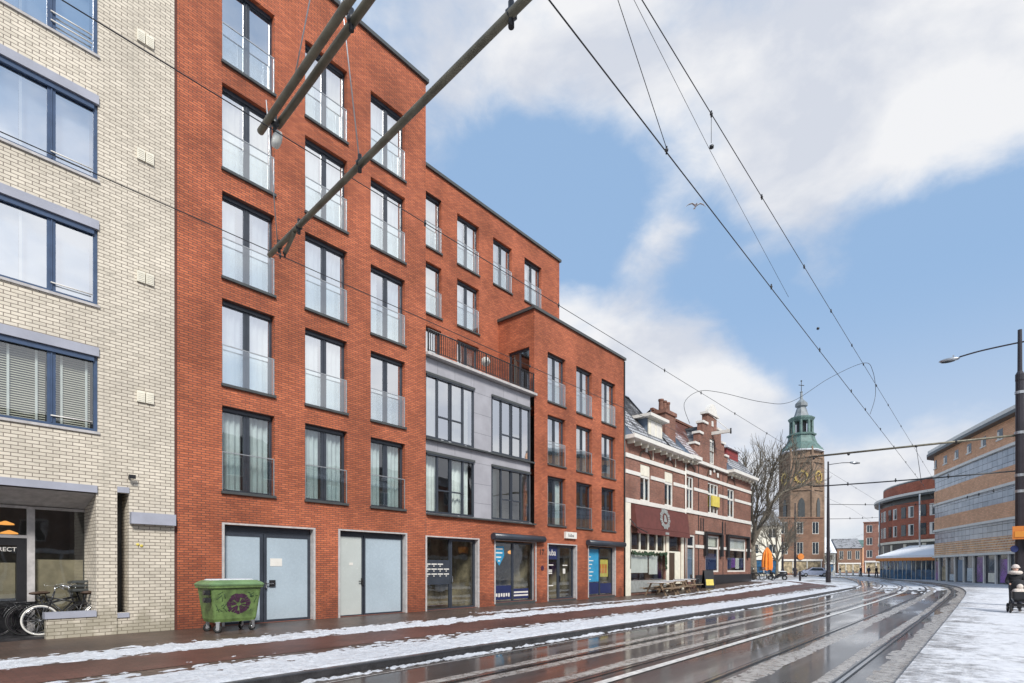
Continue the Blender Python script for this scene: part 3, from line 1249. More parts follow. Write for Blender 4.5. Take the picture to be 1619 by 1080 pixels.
# double door with two frosted panels
a, b_, c_, d = doors['d1']
q = nb()
leaf(q, a + .036, 7.40, c_, 2.60)
leaf(q, 7.42, b_ - .036, c_, 2.60)
box(q, a + .036, b_ - .036, FY + .172, FY + .236, 2.602, 2.795)
dr = wobj('door', q, 'frame', bld)
dr['label'] = 'double door with two pale blue frosted panels behind the green container'
for x0, x1 in ((a + .12, 7.32), (7.5, b_ - .12)):
    q = nb()
    box(q, x0, x1, FY + .19, FY + .21, c_ + .06, 2.52)
    wobj('panel', q, 'frost', dr)
q = nb()
box(q, 7.44, 7.48, FY + .09, FY + .168, 1.02, 1.22)
box(q, 7.45, 7.68, FY + .09, FY + .11, 1.13, 1.16)
wobj('handle', q, 'chrome', dr)
q = nb()
box(q, 7.62, 7.98, FY + .183, FY + .1885, 1.66, 1.89)
wobj('notice', q, 'white', dr)
q = nb()
box(q, 7.58, 7.76, FY + .14, FY + .168, 1.06, 1.25)
wobj('lock', q, 'black', dr)
# second door, narrow leaf and wide leaf
a, b_, c_, d = doors['d2']
q = nb()
leaf(q, a + .036, 10.80, c_, 2.70, t=.05)
leaf(q, 10.83, b_ - .036, c_, 2.70, t=.07)
box(q, a + .036, b_ - .036, FY + .172, FY + .236, 2.702, 2.815)
dr = wobj('door', q, 'frame', bld)
dr['label'] = 'door of one narrow and one wide white frosted panel'
for (x0, x1), mt in (((a + .08, 10.75), 'frost2'), ((10.9, b_ - .1), 'frost')):
    q = nb()
    box(q, x0, x1, FY + .19, FY + .21, c_ + .04, 2.65)
    wobj('panel', q, mt, dr)
q = nb()
box(q, 10.72, 10.78, FY + .10, FY + .168, 1.05, 1.27)
box(q, 10.6, 10.75, FY + .10, FY + .12, 1.15, 1.18)
wobj('handle', q, 'black', dr)
q = nb()
box(q, 10.28, 10.42, FY + .183, FY + .1885, 1.70, 1.79)
wobj('notice', q, 'white', dr)
# glazed lobby with letterboxes
a, b_, c_, d = doors['d3']
q = nb()
leaf(q, a + .036, 14.78, c_, d - .002, t=.05)
leaf(q, 14.80, b_ - .036, c_, d - .002, t=.10)
dr = wobj('door', q, 'frame', bld)
dr['label'] = 'glazed lobby door with letterboxes beside it'
q = nb()
quad(q, (a + .05, FY + .2, c_), (b_ - .05, FY + .2, c_), (b_ - .05, FY + .2, d - .03), (a + .05, FY + .2, d - .03))
wobj('pane', q, 'glass_shop', dr)
q = nb()
box(q, a + .06, 14.76, FY + .155, FY + .19, .98, 1.93)
lbx = wobj('letterbox_panel', q, 'frame', dr)
for r_ in range(3):
    for c2 in range(4):
        if r_ == 2 and c2 == 3:
            continue
        q = nb()
        x, z = a + .08 + c2 * .315, 1.36 + r_ * .19
        box(q, x, x + .27, FY + .146, FY + .154, z, z + .045)
        box(q, x + .1, x + .15, FY + .146, FY + .154, z - .07, z - .03)
        wobj('letterbox_slot', q, 'white', dr)
q = nb()
box(q, 14.84, 14.88, FY + .1, FY + .168, 1.05, 1.3)
wobj('handle', q, 'chrome', dr)


def roomset(x0, x1, depth, mat, floor='paver'):
    q = nb()
    y1 = FY + depth
    quad(q, (x0, y1, 0), (x1, y1, 0), (x1, y1, 2.9), (x0, y1, 2.9))
    quad(q, (x0, FY + .3, 0), (x0, y1, 0), (x0, y1, 2.9), (x0, FY + .3, 2.9))
    quad(q, (x1, FY + .3, 0), (x1, y1, 0), (x1, y1, 2.9), (x1, FY + .3, 2.9))
    quad(q, (x0, FY + .3, 2.9), (x1, FY + .3, 2.9), (x1, y1, 2.9), (x0, y1, 2.9))
    return wobj('inner_wall', q, mat, bld)


roomset(13.3, 16.4, 2.6, 'interior')
roomset(17.0, 20.2, 2.8, 'interior')
roomset(20.8, 23.5, 2.2, 'interior')
roomset(24.3, 27.4, 2.2, 'interior')
# shop windows
for k, xm in (('w4', 18.55), ('w6', 25.8)):
    a, b_, c_, d = doors[k]
    q = nb()
    leaf(q, a + .036, xm, c_, d - .05, t=.05)
    leaf(q, xm + .02, b_ - .036, c_, d - .05, t=.06)
    wn_ = wobj('shop_window', q, 'frame', bld)
    q = nb()
    quad(q, (a + .05, FY + .2, c_ + .03), (b_ - .05, FY + .2, c_ + .03), (b_ - .05, FY + .2, d - .08), (a + .05, FY + .2, d - .08))
    wobj('pane', q, 'glass_shop', wn_)
    yf = FY + .192
    if k == 'w4':
        q = nb()
        box(q, a + .1, xm - .06, yf, yf + .004, c_ + .1, .86)
        box(q, xm + .1, b_ - .3, yf, yf + .004, c_ + .1, .70)
        wobj('window_film', q, 'navy', wn_)
        q = nb()
        for z, w in ((.36, 1.0), (.50, 1.0)):
            box(q, xm + .12, xm + .12 + w, yf - .003, yf - .0005, z, z + .07)
        for i in range(7):
            x = a + .12 + i * .16
            box(q, x, x + .1, yf - .003, yf - .0005, .36 + .02 * (i % 2), .52)
        wobj('film_lettering', q, 'white', wn_)
        q = nb()
        prism(q, [(a + .1, yf, 2.55), (a + .8, yf, 2.58), (a + .82, yf, 2.15), (a + .5, yf, 1.72), (a + .15, yf, 2.1)], (0, .004, 0))
        wobj('blue_sticker', q, 'cyan', wn_)
        q = nb()
        for z, x0, x1 in ((2.42, a + .18, a + .72), (2.25, a + .2, a + .7), (2.06, a + .3, a + .62), (1.9, a + .42, a + .55)):
            box(q, x0, x1, yf - .003, yf - .0005, z, z + .06)
        wobj('sticker_lettering', q, 'white', wn_)
        q = nb()
        ball(q, (xm + .6, FY + .8, 2.35), .11, 2, (1.6, 1, .8))
        wobj('ceiling_lamp', q, 'warm', wn_)
    else:
        q = nb()
        box(q, a + .08, xm - .05, yf, yf + .004, .9, d - .15)
        wobj('window_film', q, 'cyan', wn_)
        q = nb()
        box(q, a + .08, xm - .05, yf, yf + .004, c_ + .1, .86)
        box(q, xm + .1, b_ - .12, yf, yf + .004, c_ + .1, .80)
        wobj('window_film', q, 'navy', wn_)
        q = nb()
        for i in range(7):
            box(q, a + .14, a + .55 + .12 * (i % 3), yf - .003, yf - .0005, 1.0 + i * .2, 1.05 + i * .2)
        wobj('film_lettering', q, 'white', wn_)
        q = nb()
        box(q, xm + .12, b_ - .3, FY + .3, FY + .33, 1.15, 2.1)
        pst = wobj('poster', q, 'yellow', wn_)
        q = nb()
        for i in range(3):
            box(q, xm + .2 + i * .28, xm + .4 + i * .28, FY + .29, FY + .299, 1.35, 1.85)
        wobj('poster_lettering', q, 'orange', wn_)
# shop door
a, b_, c_, d = doors['d5']
q = nb()
leaf(q, a + .036, 21.98, c_, d - .002, t=.05)
leaf(q, 22.0, b_ - .036, c_, d - .002, t=.12)
dr = wobj('door', q, 'frame', bld)
dr['label'] = 'shop door below the small white sign'
q = nb()
quad(q, (a + .05, FY + .2, c_ + .02), (b_ - .05, FY + .2, c_ + .02), (b_ - .05, FY + .2, d - .05), (a + .05, FY + .2, d - .05))
wobj('pane', q, 'glass_shop', dr)
q = nb()
box(q, a + .09, 21.92, FY + .186, FY + .19, 2.05, d - .06)
wobj('window_film', q, 'navy', dr)
text('luba', .42, 'white', dr, (a + .27, FY + .182, 2.24), .92)
q = nb()
for z, w in ((1.75, .5), (1.5, .4), (1.42, .4), (1.34, .4), (.75, .5)):
    box(q, a + .2, a + .2 + w, FY + .186, FY + .19, z, z + .05)
box(q, 22.4, 22.8, FY + .186, FY + .19, 1.74, 1.79)
box(q, 22.42, 22.62, FY + .186, FY + .19, 1.35, 1.6)
wobj('door_lettering', q, 'white', dr)
q = nb()
box(q, 22.06, 22.1, FY + .1, FY + .168, .95, 1.25)
wobj('handle', q, 'black', dr)
# awning cassettes, sign, house number
for x0, x1 in ((16.95, 20.45), (24.2, 27.95)):
    q = nb()
    tube(q, [(x0, FY - .15, 2.96), (x1, FY - .15, 2.96)], .145, 14)
    box(q, x0 + .02, x1 - .02, FY - .12, FY - .003, 2.85, 3.08)
    wobj('awning_cassette', q, 'frame', bld)
q = nb()
box(q, 22.25, 23.2, FY - .12, FY - .003, 3.10, 3.42)
sg = wobj('sign', q, 'white', bld)
text('luba', .24, 'frame', sg, (22.45, FY - .122, 3.18), 1.25)
text('17', .38, 'black', bld, (20.24, FY - .02, 2.24), 1.0)
q = nb()
lathe(q, [(.12, 0), (.12, .01)], 16)
bl = obj('number_plate', q, 'purple', bld, tuple(Vector((20.5, FY - .004, 1.62)) - wloc(bld)), (R(90), 0, 0))

# ------------------------------------------------------------------ cream apartment building
cb = thing('apartment_building', 'cream brick apartment building with dark blue window frames at the left edge of the photo', 'building', (0, FY, 0))
cw = [(.6, z, 2.82, 1.98) for z in (4.80, 7.78, 10.72, 13.66)]
RX0, RX1, RZ = -7.0, 3.39, 3.36
bm = nb()
wall(bm, (0, FY, 0), UX, NY, -8.0, 5.03, -.4, 19.5,
     [(x, x + w, z, z + h) for x, z, w, h in cw] + [(-4, -1.2, z, z + h) for x, z, w, h in cw] + [(RX0, RX1, -.4, RZ), (3.80, 4.04, .52, 3.42)], .14)
RY = 17.0
quad(bm, (RX1, FY + .14, -.4), (RX1, RY, -.4), (RX1, RY, RZ), (RX1, FY + .14, RZ))
box(bm, 3.80, 3.801, FY + .14, FY + .6, .52, 3.42)
box(bm, 4.04, 4.041, FY + .14, FY + .6, .52, 3.42)
quad(bm, (-8, FY, -.4), (-8, 28, -.4), (-8, 28, 19.5), (-8, FY, 19.5))
quad(bm, (5.03, FY, -.4), (5.03, 28, -.4), (5.03, 28, 19.5), (5.03, FY, 19.5))
quad(bm, (-8, 28, -.4), (5.03, 28, -.4), (5.03, 28, 19.5), (-8, 28, 19.5))
quad(bm, (-8, FY, 19.49), (5.03, FY, 19.49), (5.03, 28, 19.49), (-8, 28, 19.49))
for z in (4.5, 7.4, 10.4, 13.3, 16.2):
    quad(bm, (-7.9, FY + .3, z), (5, FY + .3, z), (5, 27.9, z), (-7.9, 27.9, z))
wobj('wall', bm, 'cream', cb)
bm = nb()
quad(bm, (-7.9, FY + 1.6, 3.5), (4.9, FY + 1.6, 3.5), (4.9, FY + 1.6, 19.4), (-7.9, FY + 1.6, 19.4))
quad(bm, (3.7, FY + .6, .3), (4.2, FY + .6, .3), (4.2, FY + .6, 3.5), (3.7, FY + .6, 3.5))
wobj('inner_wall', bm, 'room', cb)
bm = nb()
quad(bm, (RX0, FY + .02, RZ - .02), (RX1 - .003, FY + .02, RZ - .02), (RX1 - .003, RY, RZ - .32), (RX0, RY, RZ - .32))
wobj('soffit', bm, 'concrete', cb)
for x, z, w, h in cw:
    for xx in (x, -4):
        ww = w if xx == x else 2.8
        bm = nb()
        box(bm, xx - .02, xx + ww + .015, FY - .045, FY + .13, z + h - .21, z + h - .003)
        wobj('lintel', bm, 'lav', cb)
for nm_, b6 in (('lintel', (RX0, RX1 + .01, FY - .05, FY + .13, RZ + .003, RZ + .17)), ('lintel', (3.80, 4.04, FY - .03, FY + .12, 3.422, 3.56)),
                ('sill', (3.80, 4.04, FY - .03, FY + .12, .40, .518)), ('ledge', (4.05, 5.02, FY - .16, FY - .003, 2.68, 2.96))):
    bm = nb()
    box(bm, *b6)
    wobj(nm_, bm, 'lav', cb)
for i, (x, z, w, h) in enumerate(cw):
    L = wloc(cb)
    h2 = h - .22
    fr = obj('window', frame_bm(w, h2, [(w - .84, .15)], [], .07, .05, .13, .09), 'frame_blue', cb, tuple(Vector((x, FY, z)) - L))
    obj('pane', pane_bm(w, h2, .09), 'glass_low' if i == 0 else 'glass', fr)
    bm = nb()
    if i == 0:
        zz = .1
        while zz < h2 - .12:
            quad(bm, (.08, .24, zz), (w - .92, .24, zz), (w - .92, .265, zz + .028), (.08, .265, zz + .028))
            quad(bm, (w - .74, .24, zz), (w - .1, .24, zz), (w - .1, .265, zz + .028), (w - .74, .265, zz + .028))
            zz += .052
        obj('venetian_blind', bm, 'blind', fr)
        bm = nb()
        for xx in (.7, 1.25, 1.72, w - .66, w - .2):
            box(bm, xx, xx + .045, .215, .222, .07, h2 - .1)
        obj('blind_tape', bm, 'white', fr)
    else:
        box(bm, .08, 1.45, .3, .31, .06, h2 - .08)
        box(bm, 1.5, w - .1, .32, .33, .06, h2 - .08)
        obj('roller_blind', bm, 'bluenet', fr)
        bm = nb()
        box(bm, 1.44, 1.49, .14, .16, .06, h2 - .08)
        obj('blind_edge', bm, 'white', fr)
    bm = nb()
    for zz in ((.22,) if i < 3 else (.22, .42)):
        tube(bm, [(w - .86, .02, zz), (w - .1, .02, zz)], .016, 8)
    obj('safety_rail', bm, 'white', fr)
    bm = nb()
    box(bm, -.03, w + .03, -.04, .05, -.06, -.003)
    obj('sill', bm, 'concrete', fr)
for z in (4.80, 7.78, 10.72, 13.66):
    for k in range(1):
        fr = obj('window', frame_bm(2.8, 1.72, [(1.9, .15)], [], .07, .05, .13, .09), 'frame_blue', cb, tuple(Vector((-4, FY, z)) - wloc(cb)))
        obj('pane', pane_bm(2.8, 1.72, .09), 'glass', fr)
for z in (5.70, 8.66, 11.68, 14.60):
    vt = None
    for k in range(2):
        q = nb()
        x = 4.20 + k * .19
        box(q, x, x + .165, FY - .05, FY - .003, z, z + .27)
        for j in range(5):
            box(q, x + .02, x + .145, FY - .058, FY - .051, z + .03 + j * .045, z + .05 + j * .045)
        wobj('air_vent', q, 'offwhite', cb)
bm = nb()
box(bm, 4.02, 4.05, FY - .11, FY - .003, 3.78, 3.83)
box(bm, 4.0, 4.14, FY - .17, FY - .11, 3.77, 3.86)
wobj('spotlight', bm, 'black', cb)
bm = nb()
for k in range(2):
    ball(bm, (4.22 + k * .08, FY - .012, 2.18 - .03 * k), .034, 2, (1.1, .25, 1))
wobj('yellow_mark', bm, 'yellow', cb)
# recessed front: glazing, door, low wall
bm = nb()
for x0, x1 in ((2.30, 2.44), (-1.2, -1.08)):
    box(bm, x0, x1, RY - .1, RY - .01, .0, RZ - .33)
box(bm, 2.44, 3.38, RY - .09, RY - .01, 2.98, 3.04)
box(bm, -6.9, 2.30, RY - .09, RY - .01, 2.98, 3.04)
box(bm, -6.9, 2.30, RY - .09, RY - .01, 2.29, 2.36)
box(bm, 2.44, 3.38, RY - .09, RY - .01, .0, .10)
fr = wobj('shop_window', bm, 'concrete', cb)
bm = nb()
quad(bm, (2.40, RY - .05, .1), (3.385, RY - .05, .1), (3.385, RY - .05, 3.0), (2.40, RY - .05, 3.0))
quad(bm, (-6.9, RY - .05, .1), (2.32, RY - .05, .1), (2.32, RY - .05, 3.0), (-6.9, RY - .05, 3.0))
wobj('pane', bm, 'glass_shop', fr)
bm = nb()
box(bm, 2.12, 2.30, RY - .08, RY - .02, .0, 2.28)
box(bm, .9, 1.05, RY - .08, RY - .02, .0, 2.28)
box(bm, 1.05, 2.12, RY - .08, RY - .02, 2.12, 2.28)
box(bm, 1.05, 2.12, RY - .08, RY - .02, .0, .85)
wobj('door', bm, 'black', cb)
bm = nb()
quad(bm, (-6.9, RY + 2.2, 0), (3.5, RY + 2.2, 0), (3.5, RY + 2.2, 3.2), (-6.9, RY + 2.2, 3.2))
quad(bm, (3.5, RY + .0, 0), (3.5, RY + 2.2, 0), (3.5, RY + 2.2, 3.2), (3.5, RY + .0, 3.2))
quad(bm, (-6.9, RY + .0, 3.2), (3.5, RY + .0, 3.2), (3.5, RY + 2.2, 3.2), (-6.9, RY + 2.2, 3.2))
wobj('inner_wall', bm, 'room', cb)
bm = nb()
box(bm, 2.46, 3.37, RY + .02, RY + .03, .1, 1.80)
box(bm, 1.06, 2.11, RY + .02, RY + .03, .9, 1.72)
wobj('window_film', bm, 'tan', cb)
text('DIRECT', .135, 'white', cb, (1.66, RY - .085, 1.98), 1.0)
for x, z in ((2.05, 2.68), (2.12, 2.46), (.8, 2.62)):
    bm = nb()
    lathe(bm, [(.02, .06), (.16, 0), (.17, -.03), (0, -.03)], 14, (x, RY + 1.0, z))
    wobj('ceiling_lamp', bm, 'warm', cb)
bm = nb()
wall(bm, (0, FY - .02, 0), UX, NY, 2.48, 3.80, -.4, .46)
wall(bm, (2.48, 0, 0), (0, 1, 0), (-1, 0, 0), FY - .02, FY + .20, -.4, .46)
wall(bm, (3.79, FY + .2, 0), (-1, 0, 0), (0, 1, 0), 0, 1.31, -.4, .46)
wobj('low_wall', bm, 'cream', cb)
bm = nb()
box(bm, 2.45, 3.385, FY - .05, FY + .24, .46, .60)
wobj('low_wall_coping', bm, 'lav', cb)
bm = nb()
box(bm, -7, 3.38, FY + .22, RY - .1, .004, .06)
wobj('porch_floor', bm, 'kerb', cb)

# ------------------------------------------------------------------ old brick houses with snowy roofs
def old_window(bld, x0, x1, z0, z1, band, parts=2, y=FY):
    """tall sash window with white frame, cream head panel above `band`"""
    L = wloc(bld)
    w, h = x1 - x0, z1 - z0
    b = nb()
    t = .10
    box(b, 0, t, .06, .14, 0, h)
    box(b, w - t, w, .06, .14, 0, h)
    box(b, t, w - t, .06, .14, 0, t)
    box(b, t, w - t, .06, .14, h - t, h)
    box(b, t, w - t, .05, .13, band - z0 - .07, band - z0 + .07)
    for k in range(1, parts):
        box(b, w * k / parts - .035, w * k / parts + .035, .062, .13, t, h - t)
    fr = obj('window', b, 'white', bld, tuple(Vector((x0, y, z0)) - L))
    b = nb()
    quad(b, (.08, .1, .08), (w - .08, .1, .08), (w - .08, .1, h - .08), (.08, .1, h - .08))
    obj('pane', b, 'glass_low', fr)
    b = nb()
    quad(b, (.05, .3, .05), (w * .35, .3, .05), (w * .35, .3, h - .05), (.05, .3, h - .05))
    quad(b, (w * .75, .3, .05), (w - .05, .3, .05), (w - .05, .3, h - .05), (w * .75, .3, h - .05))
    obj('curtain', b, 'net', fr)
    return fr


def arch_bm(q, xc, z, r, y, t=.16, d=.04):
    n = 14
    pts = [(xc + r * math.cos(math.pi * i / n), z + .62 * r * math.sin(math.pi * i / n)) for i in range(n + 1)]
    po = [(xc + (r + t) * math.cos(math.pi * i / n), z + .62 * (r + t * 1.2) * math.sin(math.pi * i / n)) for i in range(n + 1)]
    for i in range(n):
        prism(q, [(pts[i][0], y, pts[i][1]), (pts[i + 1][0], y, pts[i + 1][1]), (po[i + 1][0], y, po[i + 1][1]), (po[i][0], y, po[i][1])], (0, -d, 0))


def cornice(bld, x0, x1, z, name='cornice'):
    q = nb()
    box(q, x0, x1, FY - .55, FY + .02, z, z + .10)
    box(q, x0, x1, FY - .62, FY - .552, z + .02, z + .26)
    box(q, x0, x1, FY - .55, FY + .02, z + .101, z + .22)
    c = wobj(name, q, 'white', bld)
    x = x0 + .3
    while x < x1 - .2:
        q = nb()
        box(q, x, x + .13, FY - .42, FY - .003, z - .22, z - .003)
        wobj('bracket', q, 'offwhite', bld)
        x += .85


ha = thing('townhouse', 'old brick townhouse with white bands, maroon awning and cream dormer next to the orange building', 'house', (32.4, FY, .2))
A0, A1 = 28.30, 36.60
wa = [(30.15, 31.45), (33.45, 34.72)]
bm = nb()
wall(bm, (0, FY, 0), UX, NY, A0, A1, -.4, 9.35, [(a, b_, 5.72, 7.95) for a, b_ in wa] + [(28.95, 33.6, .9, 3.75), (34.0, 35.9, .2, 3.75)], .16)
quad(bm, (A1, FY, -.4), (A1, 24, -.4), (A1, 24, 9.3), (A1, FY, 9.3))
quad(bm, (A0, 24, -.4), (A1, 24, -.4), (A1, 24, 9.3), (A0, 24, 9.3))
quad(bm, (A0, FY + 1.4, 0), (A1, FY + 1.4, 0), (A1, FY + 1.4, 9.3), (A0, FY + 1.4, 9.3))
quad(bm, (A0, FY, 4.6), (A1, FY, 4.6), (A1, FY + 1.4, 4.6), (A0, FY + 1.4, 4.6))
wobj('wall', bm, 'house', ha)
for z, t, nm in ((8.08, .24, 'band'), (7.15, .22, 'band'), (5.46, .25, 'band')):
    xs_ = [A0 + .02] + ([v for a, b_ in wa for v in (a - .02, b_ + .02)] if z == 7.15 else []) + [A1]
    for i in range(0, len(xs_), 2):
        q = nb()
        box(q, xs_[i], xs_[i + 1], FY - .07 if z != 7.15 else FY - .05, FY - .003, z, z + t)
        wobj('stone_band', q, 'white', ha)
for a, b_ in wa:
    old_window(ha, a, b_, 5.72, 7.95, 7.2)
    q = nb()
    arch_bm(q, (a + b_) / 2, 8.34, .62, FY - .003)
    wobj('window_arch', q, 'brownwood', ha)
    q = nb()
    box(q, (a + b_) / 2 - .12, (a + b_) / 2 + .12, FY - .10, FY - .046, 8.72, 9.05)
    wobj('keystone', q, 'white', ha)
    q = nb()
    box(q, a + .1, b_ - .1, FY + .03, FY + .055, 7.28, 7.9)
    wobj('head_panel', q, 'offwhite', ha)
    q = nb()
    box(q, (a + b_) / 2 + .95, (a + b_) / 2 + 1.02, FY - .03, FY - .003, 8.4, 9.1)
    wobj('wall_anchor', q, 'offwhite', ha)
cornice(ha, A0 - .02, A1 + .05, 9.10)
# roof, dormer, chimney
EZ, RZh, RYh = 9.33, 13.1, 18.4
bm = nb()
quad(bm, (A0, FY - .5, EZ), (33.3, FY - .5, EZ), (33.3, RYh, RZh), (A0, RYh, RZh))
quad(bm, (33.3, FY - .5, EZ), (35.9, FY - .5, EZ), (34.6, FY + .7, EZ + 1.5), (33.3, FY + .7, EZ + 1.5 * .98))
quad(bm, (A0, RYh, RZh), (33.3, RYh, RZh), (33.3, 24, 9.3), (A0, 24, 9.3))
prism(bm, [(33.3, FY - .5, EZ - .02), (33.3, RYh, RZh - .02), (33.3, 24, 9.28)], (.02, 0, 0))
wobj('roof', bm, 'tile_dark', ha)
bm = nb()
for x, e in ((A0 + .01, EZ), (33.31, EZ)):
    bm.faces.new([bm.verts.new(p) for p in ((x, FY - .5, e - .02), (x, RYh, RZh - .05), (x, RYh, e - .02))])
box(bm, 33.32, 36.48, FY - .05, FY + .4, EZ - .05, EZ + .5)
wobj('roof_side', bm, 'slate', ha)
bm = nb()
tube(bm, [(33.3, FY - .5, EZ + .03), (33.3, RYh, RZh + .03)], .07, 6)
tube(bm, [(A0, RYh, RZh + .03), (33.3, RYh, RZh + .03)], .09, 6)
wobj('ridge', bm, 'black', ha)
dz = 9.75
bm = nb()
box(bm, 31.25, 33.0, FY + .05, FY + 1.9, dz - .3, 10.95)
dm = wobj('dormer', bm, 'slate', ha)
bm = nb()
box(bm, 31.2, 33.05, FY - .02, FY + .048, dz - .25, 10.95)
wobj('dormer_front', bm, 'offwhite', dm)
bm = nb()
for x in (31.45, 32.2):
    box(bm, x, x + .6, FY - .045, FY - .022, dz + .1, 10.8)
wobj('shutter', bm, 'white', dm)
bm = nb()
box(bm, 30.85, 33.4, FY - .35, FY + 2.1, 10.951, 11.14)
wobj('dormer_roof', bm, 'white', dm)
bm = nb()
box(bm, 34.7, 36.3, FY + .55, FY + 1.5, 9.0, 12.1)
box(bm, 34.62, 36.38, FY + .47, FY + 1.58, 12.1, 12.35)
ch = wobj('chimney', bm, 'house', ha)
for i in range(3):
    bm = nb()
    lathe(bm, [(.17, 12.352), (.15, 13.0), (.19, 13.02), (.19, 13.14)], 10, (35.0 + i * .5, FY + 1.0, 0))
    wobj('chimney_pot', bm, 'terracotta', ch)
# shopfront below the awning
q = nb()
box(q, 28.32, 28.9, FY - .05, FY - .003, 0, 5.45)
box(q, 33.62, 33.98, FY - .06, FY - .003, .1, 3.75)
box(q, 35.92, 36.3, FY - .06, FY - .003, .1, 3.75)
box(q, 28.95, 33.6, FY + .02, FY + .1, 2.58, 2.75)
for x in (28.95, 30.1, 31.2, 32.35, 33.45):
    box(q, x, x + .14, FY + .03, FY + .09, 2.75, 3.75)
box(q, 34.0, 35.9, FY + .02, FY + .09, 2.66, 2.76)
box(q, 35.05, 35.9, FY + .02, FY + .09, .2, 2.66)
box(q, 34.0, 34.15, FY + .02, FY + .09, .2, 3.75)
sf = wobj('shopfront', q, 'offwhite', ha)
q = nb()
quad(q, (28.95, FY + .12, .9), (33.6, FY + .12, .9), (33.6, FY + .12, 3.75), (28.95, FY + .12, 3.75))
quad(q, (34.1, FY + .12, 2.7), (35.9, FY + .12, 2.7), (35.9, FY + .12, 3.75), (34.1, FY + .12, 3.75))
wobj('pane', q, 'glass_shop', sf)
for x0, x1, z0, z1 in ((29.1, 31.35, 1.35, 2.45), (31.55, 32.7, 1.25, 2.45)):
    q = nb()
    box(q, x0, x1, FY + .14, FY + .16, z0, z1)
    wobj('window_poster', q, 'white', sf)
q = nb()
box(q, 28.9, 33.6, FY - .04, FY - .003, .2, .9)
wobj('stall_riser', q, 'greystone', sf)
q = nb()
box(q, 34.16, 35.04, FY + .05, FY + .1, .2, 2.65)
dd = wobj('door', q, 'brownwood', ha)
q = nb()
rg = random.Random(8)
for i in range(90):
    x = rg.uniform(28.95, 33.5)
    ball(q, (x, FY - .06, 2.52 + rg.uniform(-.1, .12)), rg.uniform(.04, .09), 1, (1.4, .6, .8))
for i in range(36):
    ball(q, (33.45 + rg.uniform(-.1, .1), FY - .1, rg.uniform(1.6, 2.6)), rg.uniform(.04, .09), 1, (1, .6, 1.3))
wobj('garland', q, 'spray', ha)
aw = nb()
prism(aw, [(28.95, FY - .01, 5.42), (28.95, FY - .28, 5.36), (28.95, FY - .42, 4.02), (28.95, FY - .38, 3.98), (28.95, FY - .01, 4.2)], (7.45, 0, 0))
wobj('awning', aw, 'maroon', ha)
q = nb()
prism(q, [(28.97, FY - .425, 4.0), (28.97, FY - .46, 3.98), (28.97, FY - .46, 3.68), (28.97, FY - .43, 3.68)], (7.4, 0, 0))
wobj('awning_valance', q, 'maroon', ha)
q = nb()
xc, zc = 32.75, 4.76


def oy(z):
    return FY - .28 - (5.36 - z) * .105 - .02


n = 22
for i in range(n):
    a0, a1 = math.tau * i / n, math.tau * (i + .8) / n
    r0, r1 = .36, .62 + .06 * (i % 2)
    prism(q, [(xc + r * 1.05 * math.cos(a), oy(zc + r * math.sin(a)), zc + r * math.sin(a)) for r, a in ((r0, a0), (r0, a1), (r1, a1), (r1, a0))], (0, -.015, 0))
prism(q, [(xc - .2, oy(zc - .2), zc - .2), (xc + .22, oy(zc - .2), zc - .2), (xc + .12, oy(zc + .22), zc + .22), (xc - .08, oy(zc + .25), zc + .25)], (0, -.015, 0))
box(q, xc - .15, xc + .35, FY - .475, FY - .461, 3.75, 3.9)
wobj('awning_emblem', q, 'greystone', ha)
bm = nb()
tube(bm, [(28.7, FY - .1, 4.5), (28.8, FY - .5, 4.0), (29.6, FY - .75, 3.72)], .03, 6)
tube(bm, [(28.85, FY - .06, 4.1), (28.85, FY - .06, 1.6)], .025, 6)
wobj('awning_arm', bm, 'black', ha)
bm = nb()
tube(bm, [(A1 - .06, FY - .08, .4), (A1 - .06, FY - .08, 9.1)], .05, 8)
wobj('downpipe', bm, 'white', ha)

hb = thing('townhouse', 'old brick townhouse with a stepped gable, hoisting beam and red dormer beside the bare tree', 'house', (43.6, FY, .4))
B0, B1 = 36.62, 50.55
wb = [(36.95, 38.1, 1), (40.72, 42.85, 3), (44.85, 46.4, 1)]
gw = (41.1, 42.05, 9.55, 11.55)
dsh = [(37.0, 38.3, .7, 4.0), (40.25, 42.95, 1.35, 4.1), (44.8, 49.2, 1.35, 4.1)]
bm = nb()
wall(bm, (0, FY, 0), UX, NY, B0, B1, -.2, 9.4, [(a, b_, 5.78, 8.1) for a, b_, p in wb] + dsh, .2)
GC = 41.55
stp = [(3.3, 9.4, 10.55), (2.55, 10.55, 11.45), (1.85, 11.45, 12.35), (.95, 12.35, 13.2)]
for hw, z0, z1 in stp:
    wall(bm, (0, FY, 0), UX, NY, GC - hw, GC + hw, z0, z1, [gw] if z0 < 9.6 else ([(gw[0], gw[1], 10.5, gw[3])] if z0 < 11 else []), .12)
    for sx in (-1, 1):
        X_ = GC + sx * hw
        quad(bm, (X_, FY, z0), (X_, FY + .4, z0), (X_, FY + .4, z1), (X_, FY, z1))
    quad(bm, (GC - hw, FY + .4, z0), (GC + hw, FY + .4, z0), (GC + hw, FY + .4, z1), (GC - hw, FY + .4, z1))
quad(bm, (B1, FY, -.2), (B1, 24, -.2), (B1, 24, 9.4), (B1, FY, 9.4))
prism(bm, [(B1, FY, 9.38), (B1, 18.4, 13.1), (B1, 24, 9.38)], (-.1, 0, 0))
quad(bm, (B0, 24, -.2), (B1, 24, -.2), (B1, 24, 9.4), (B0, 24, 9.4))
quad(bm, (B0, FY + 1.4, 0), (B1, FY + 1.4, 0), (B1, FY + 1.4, 9.3), (B0, FY + 1.4, 9.3))
quad(bm, (B0, FY, 4.7), (B1, FY, 4.7), (B1, FY + 1.4, 4.7), (B0, FY + 1.4, 4.7))
wobj('wall', bm, 'house', hb)
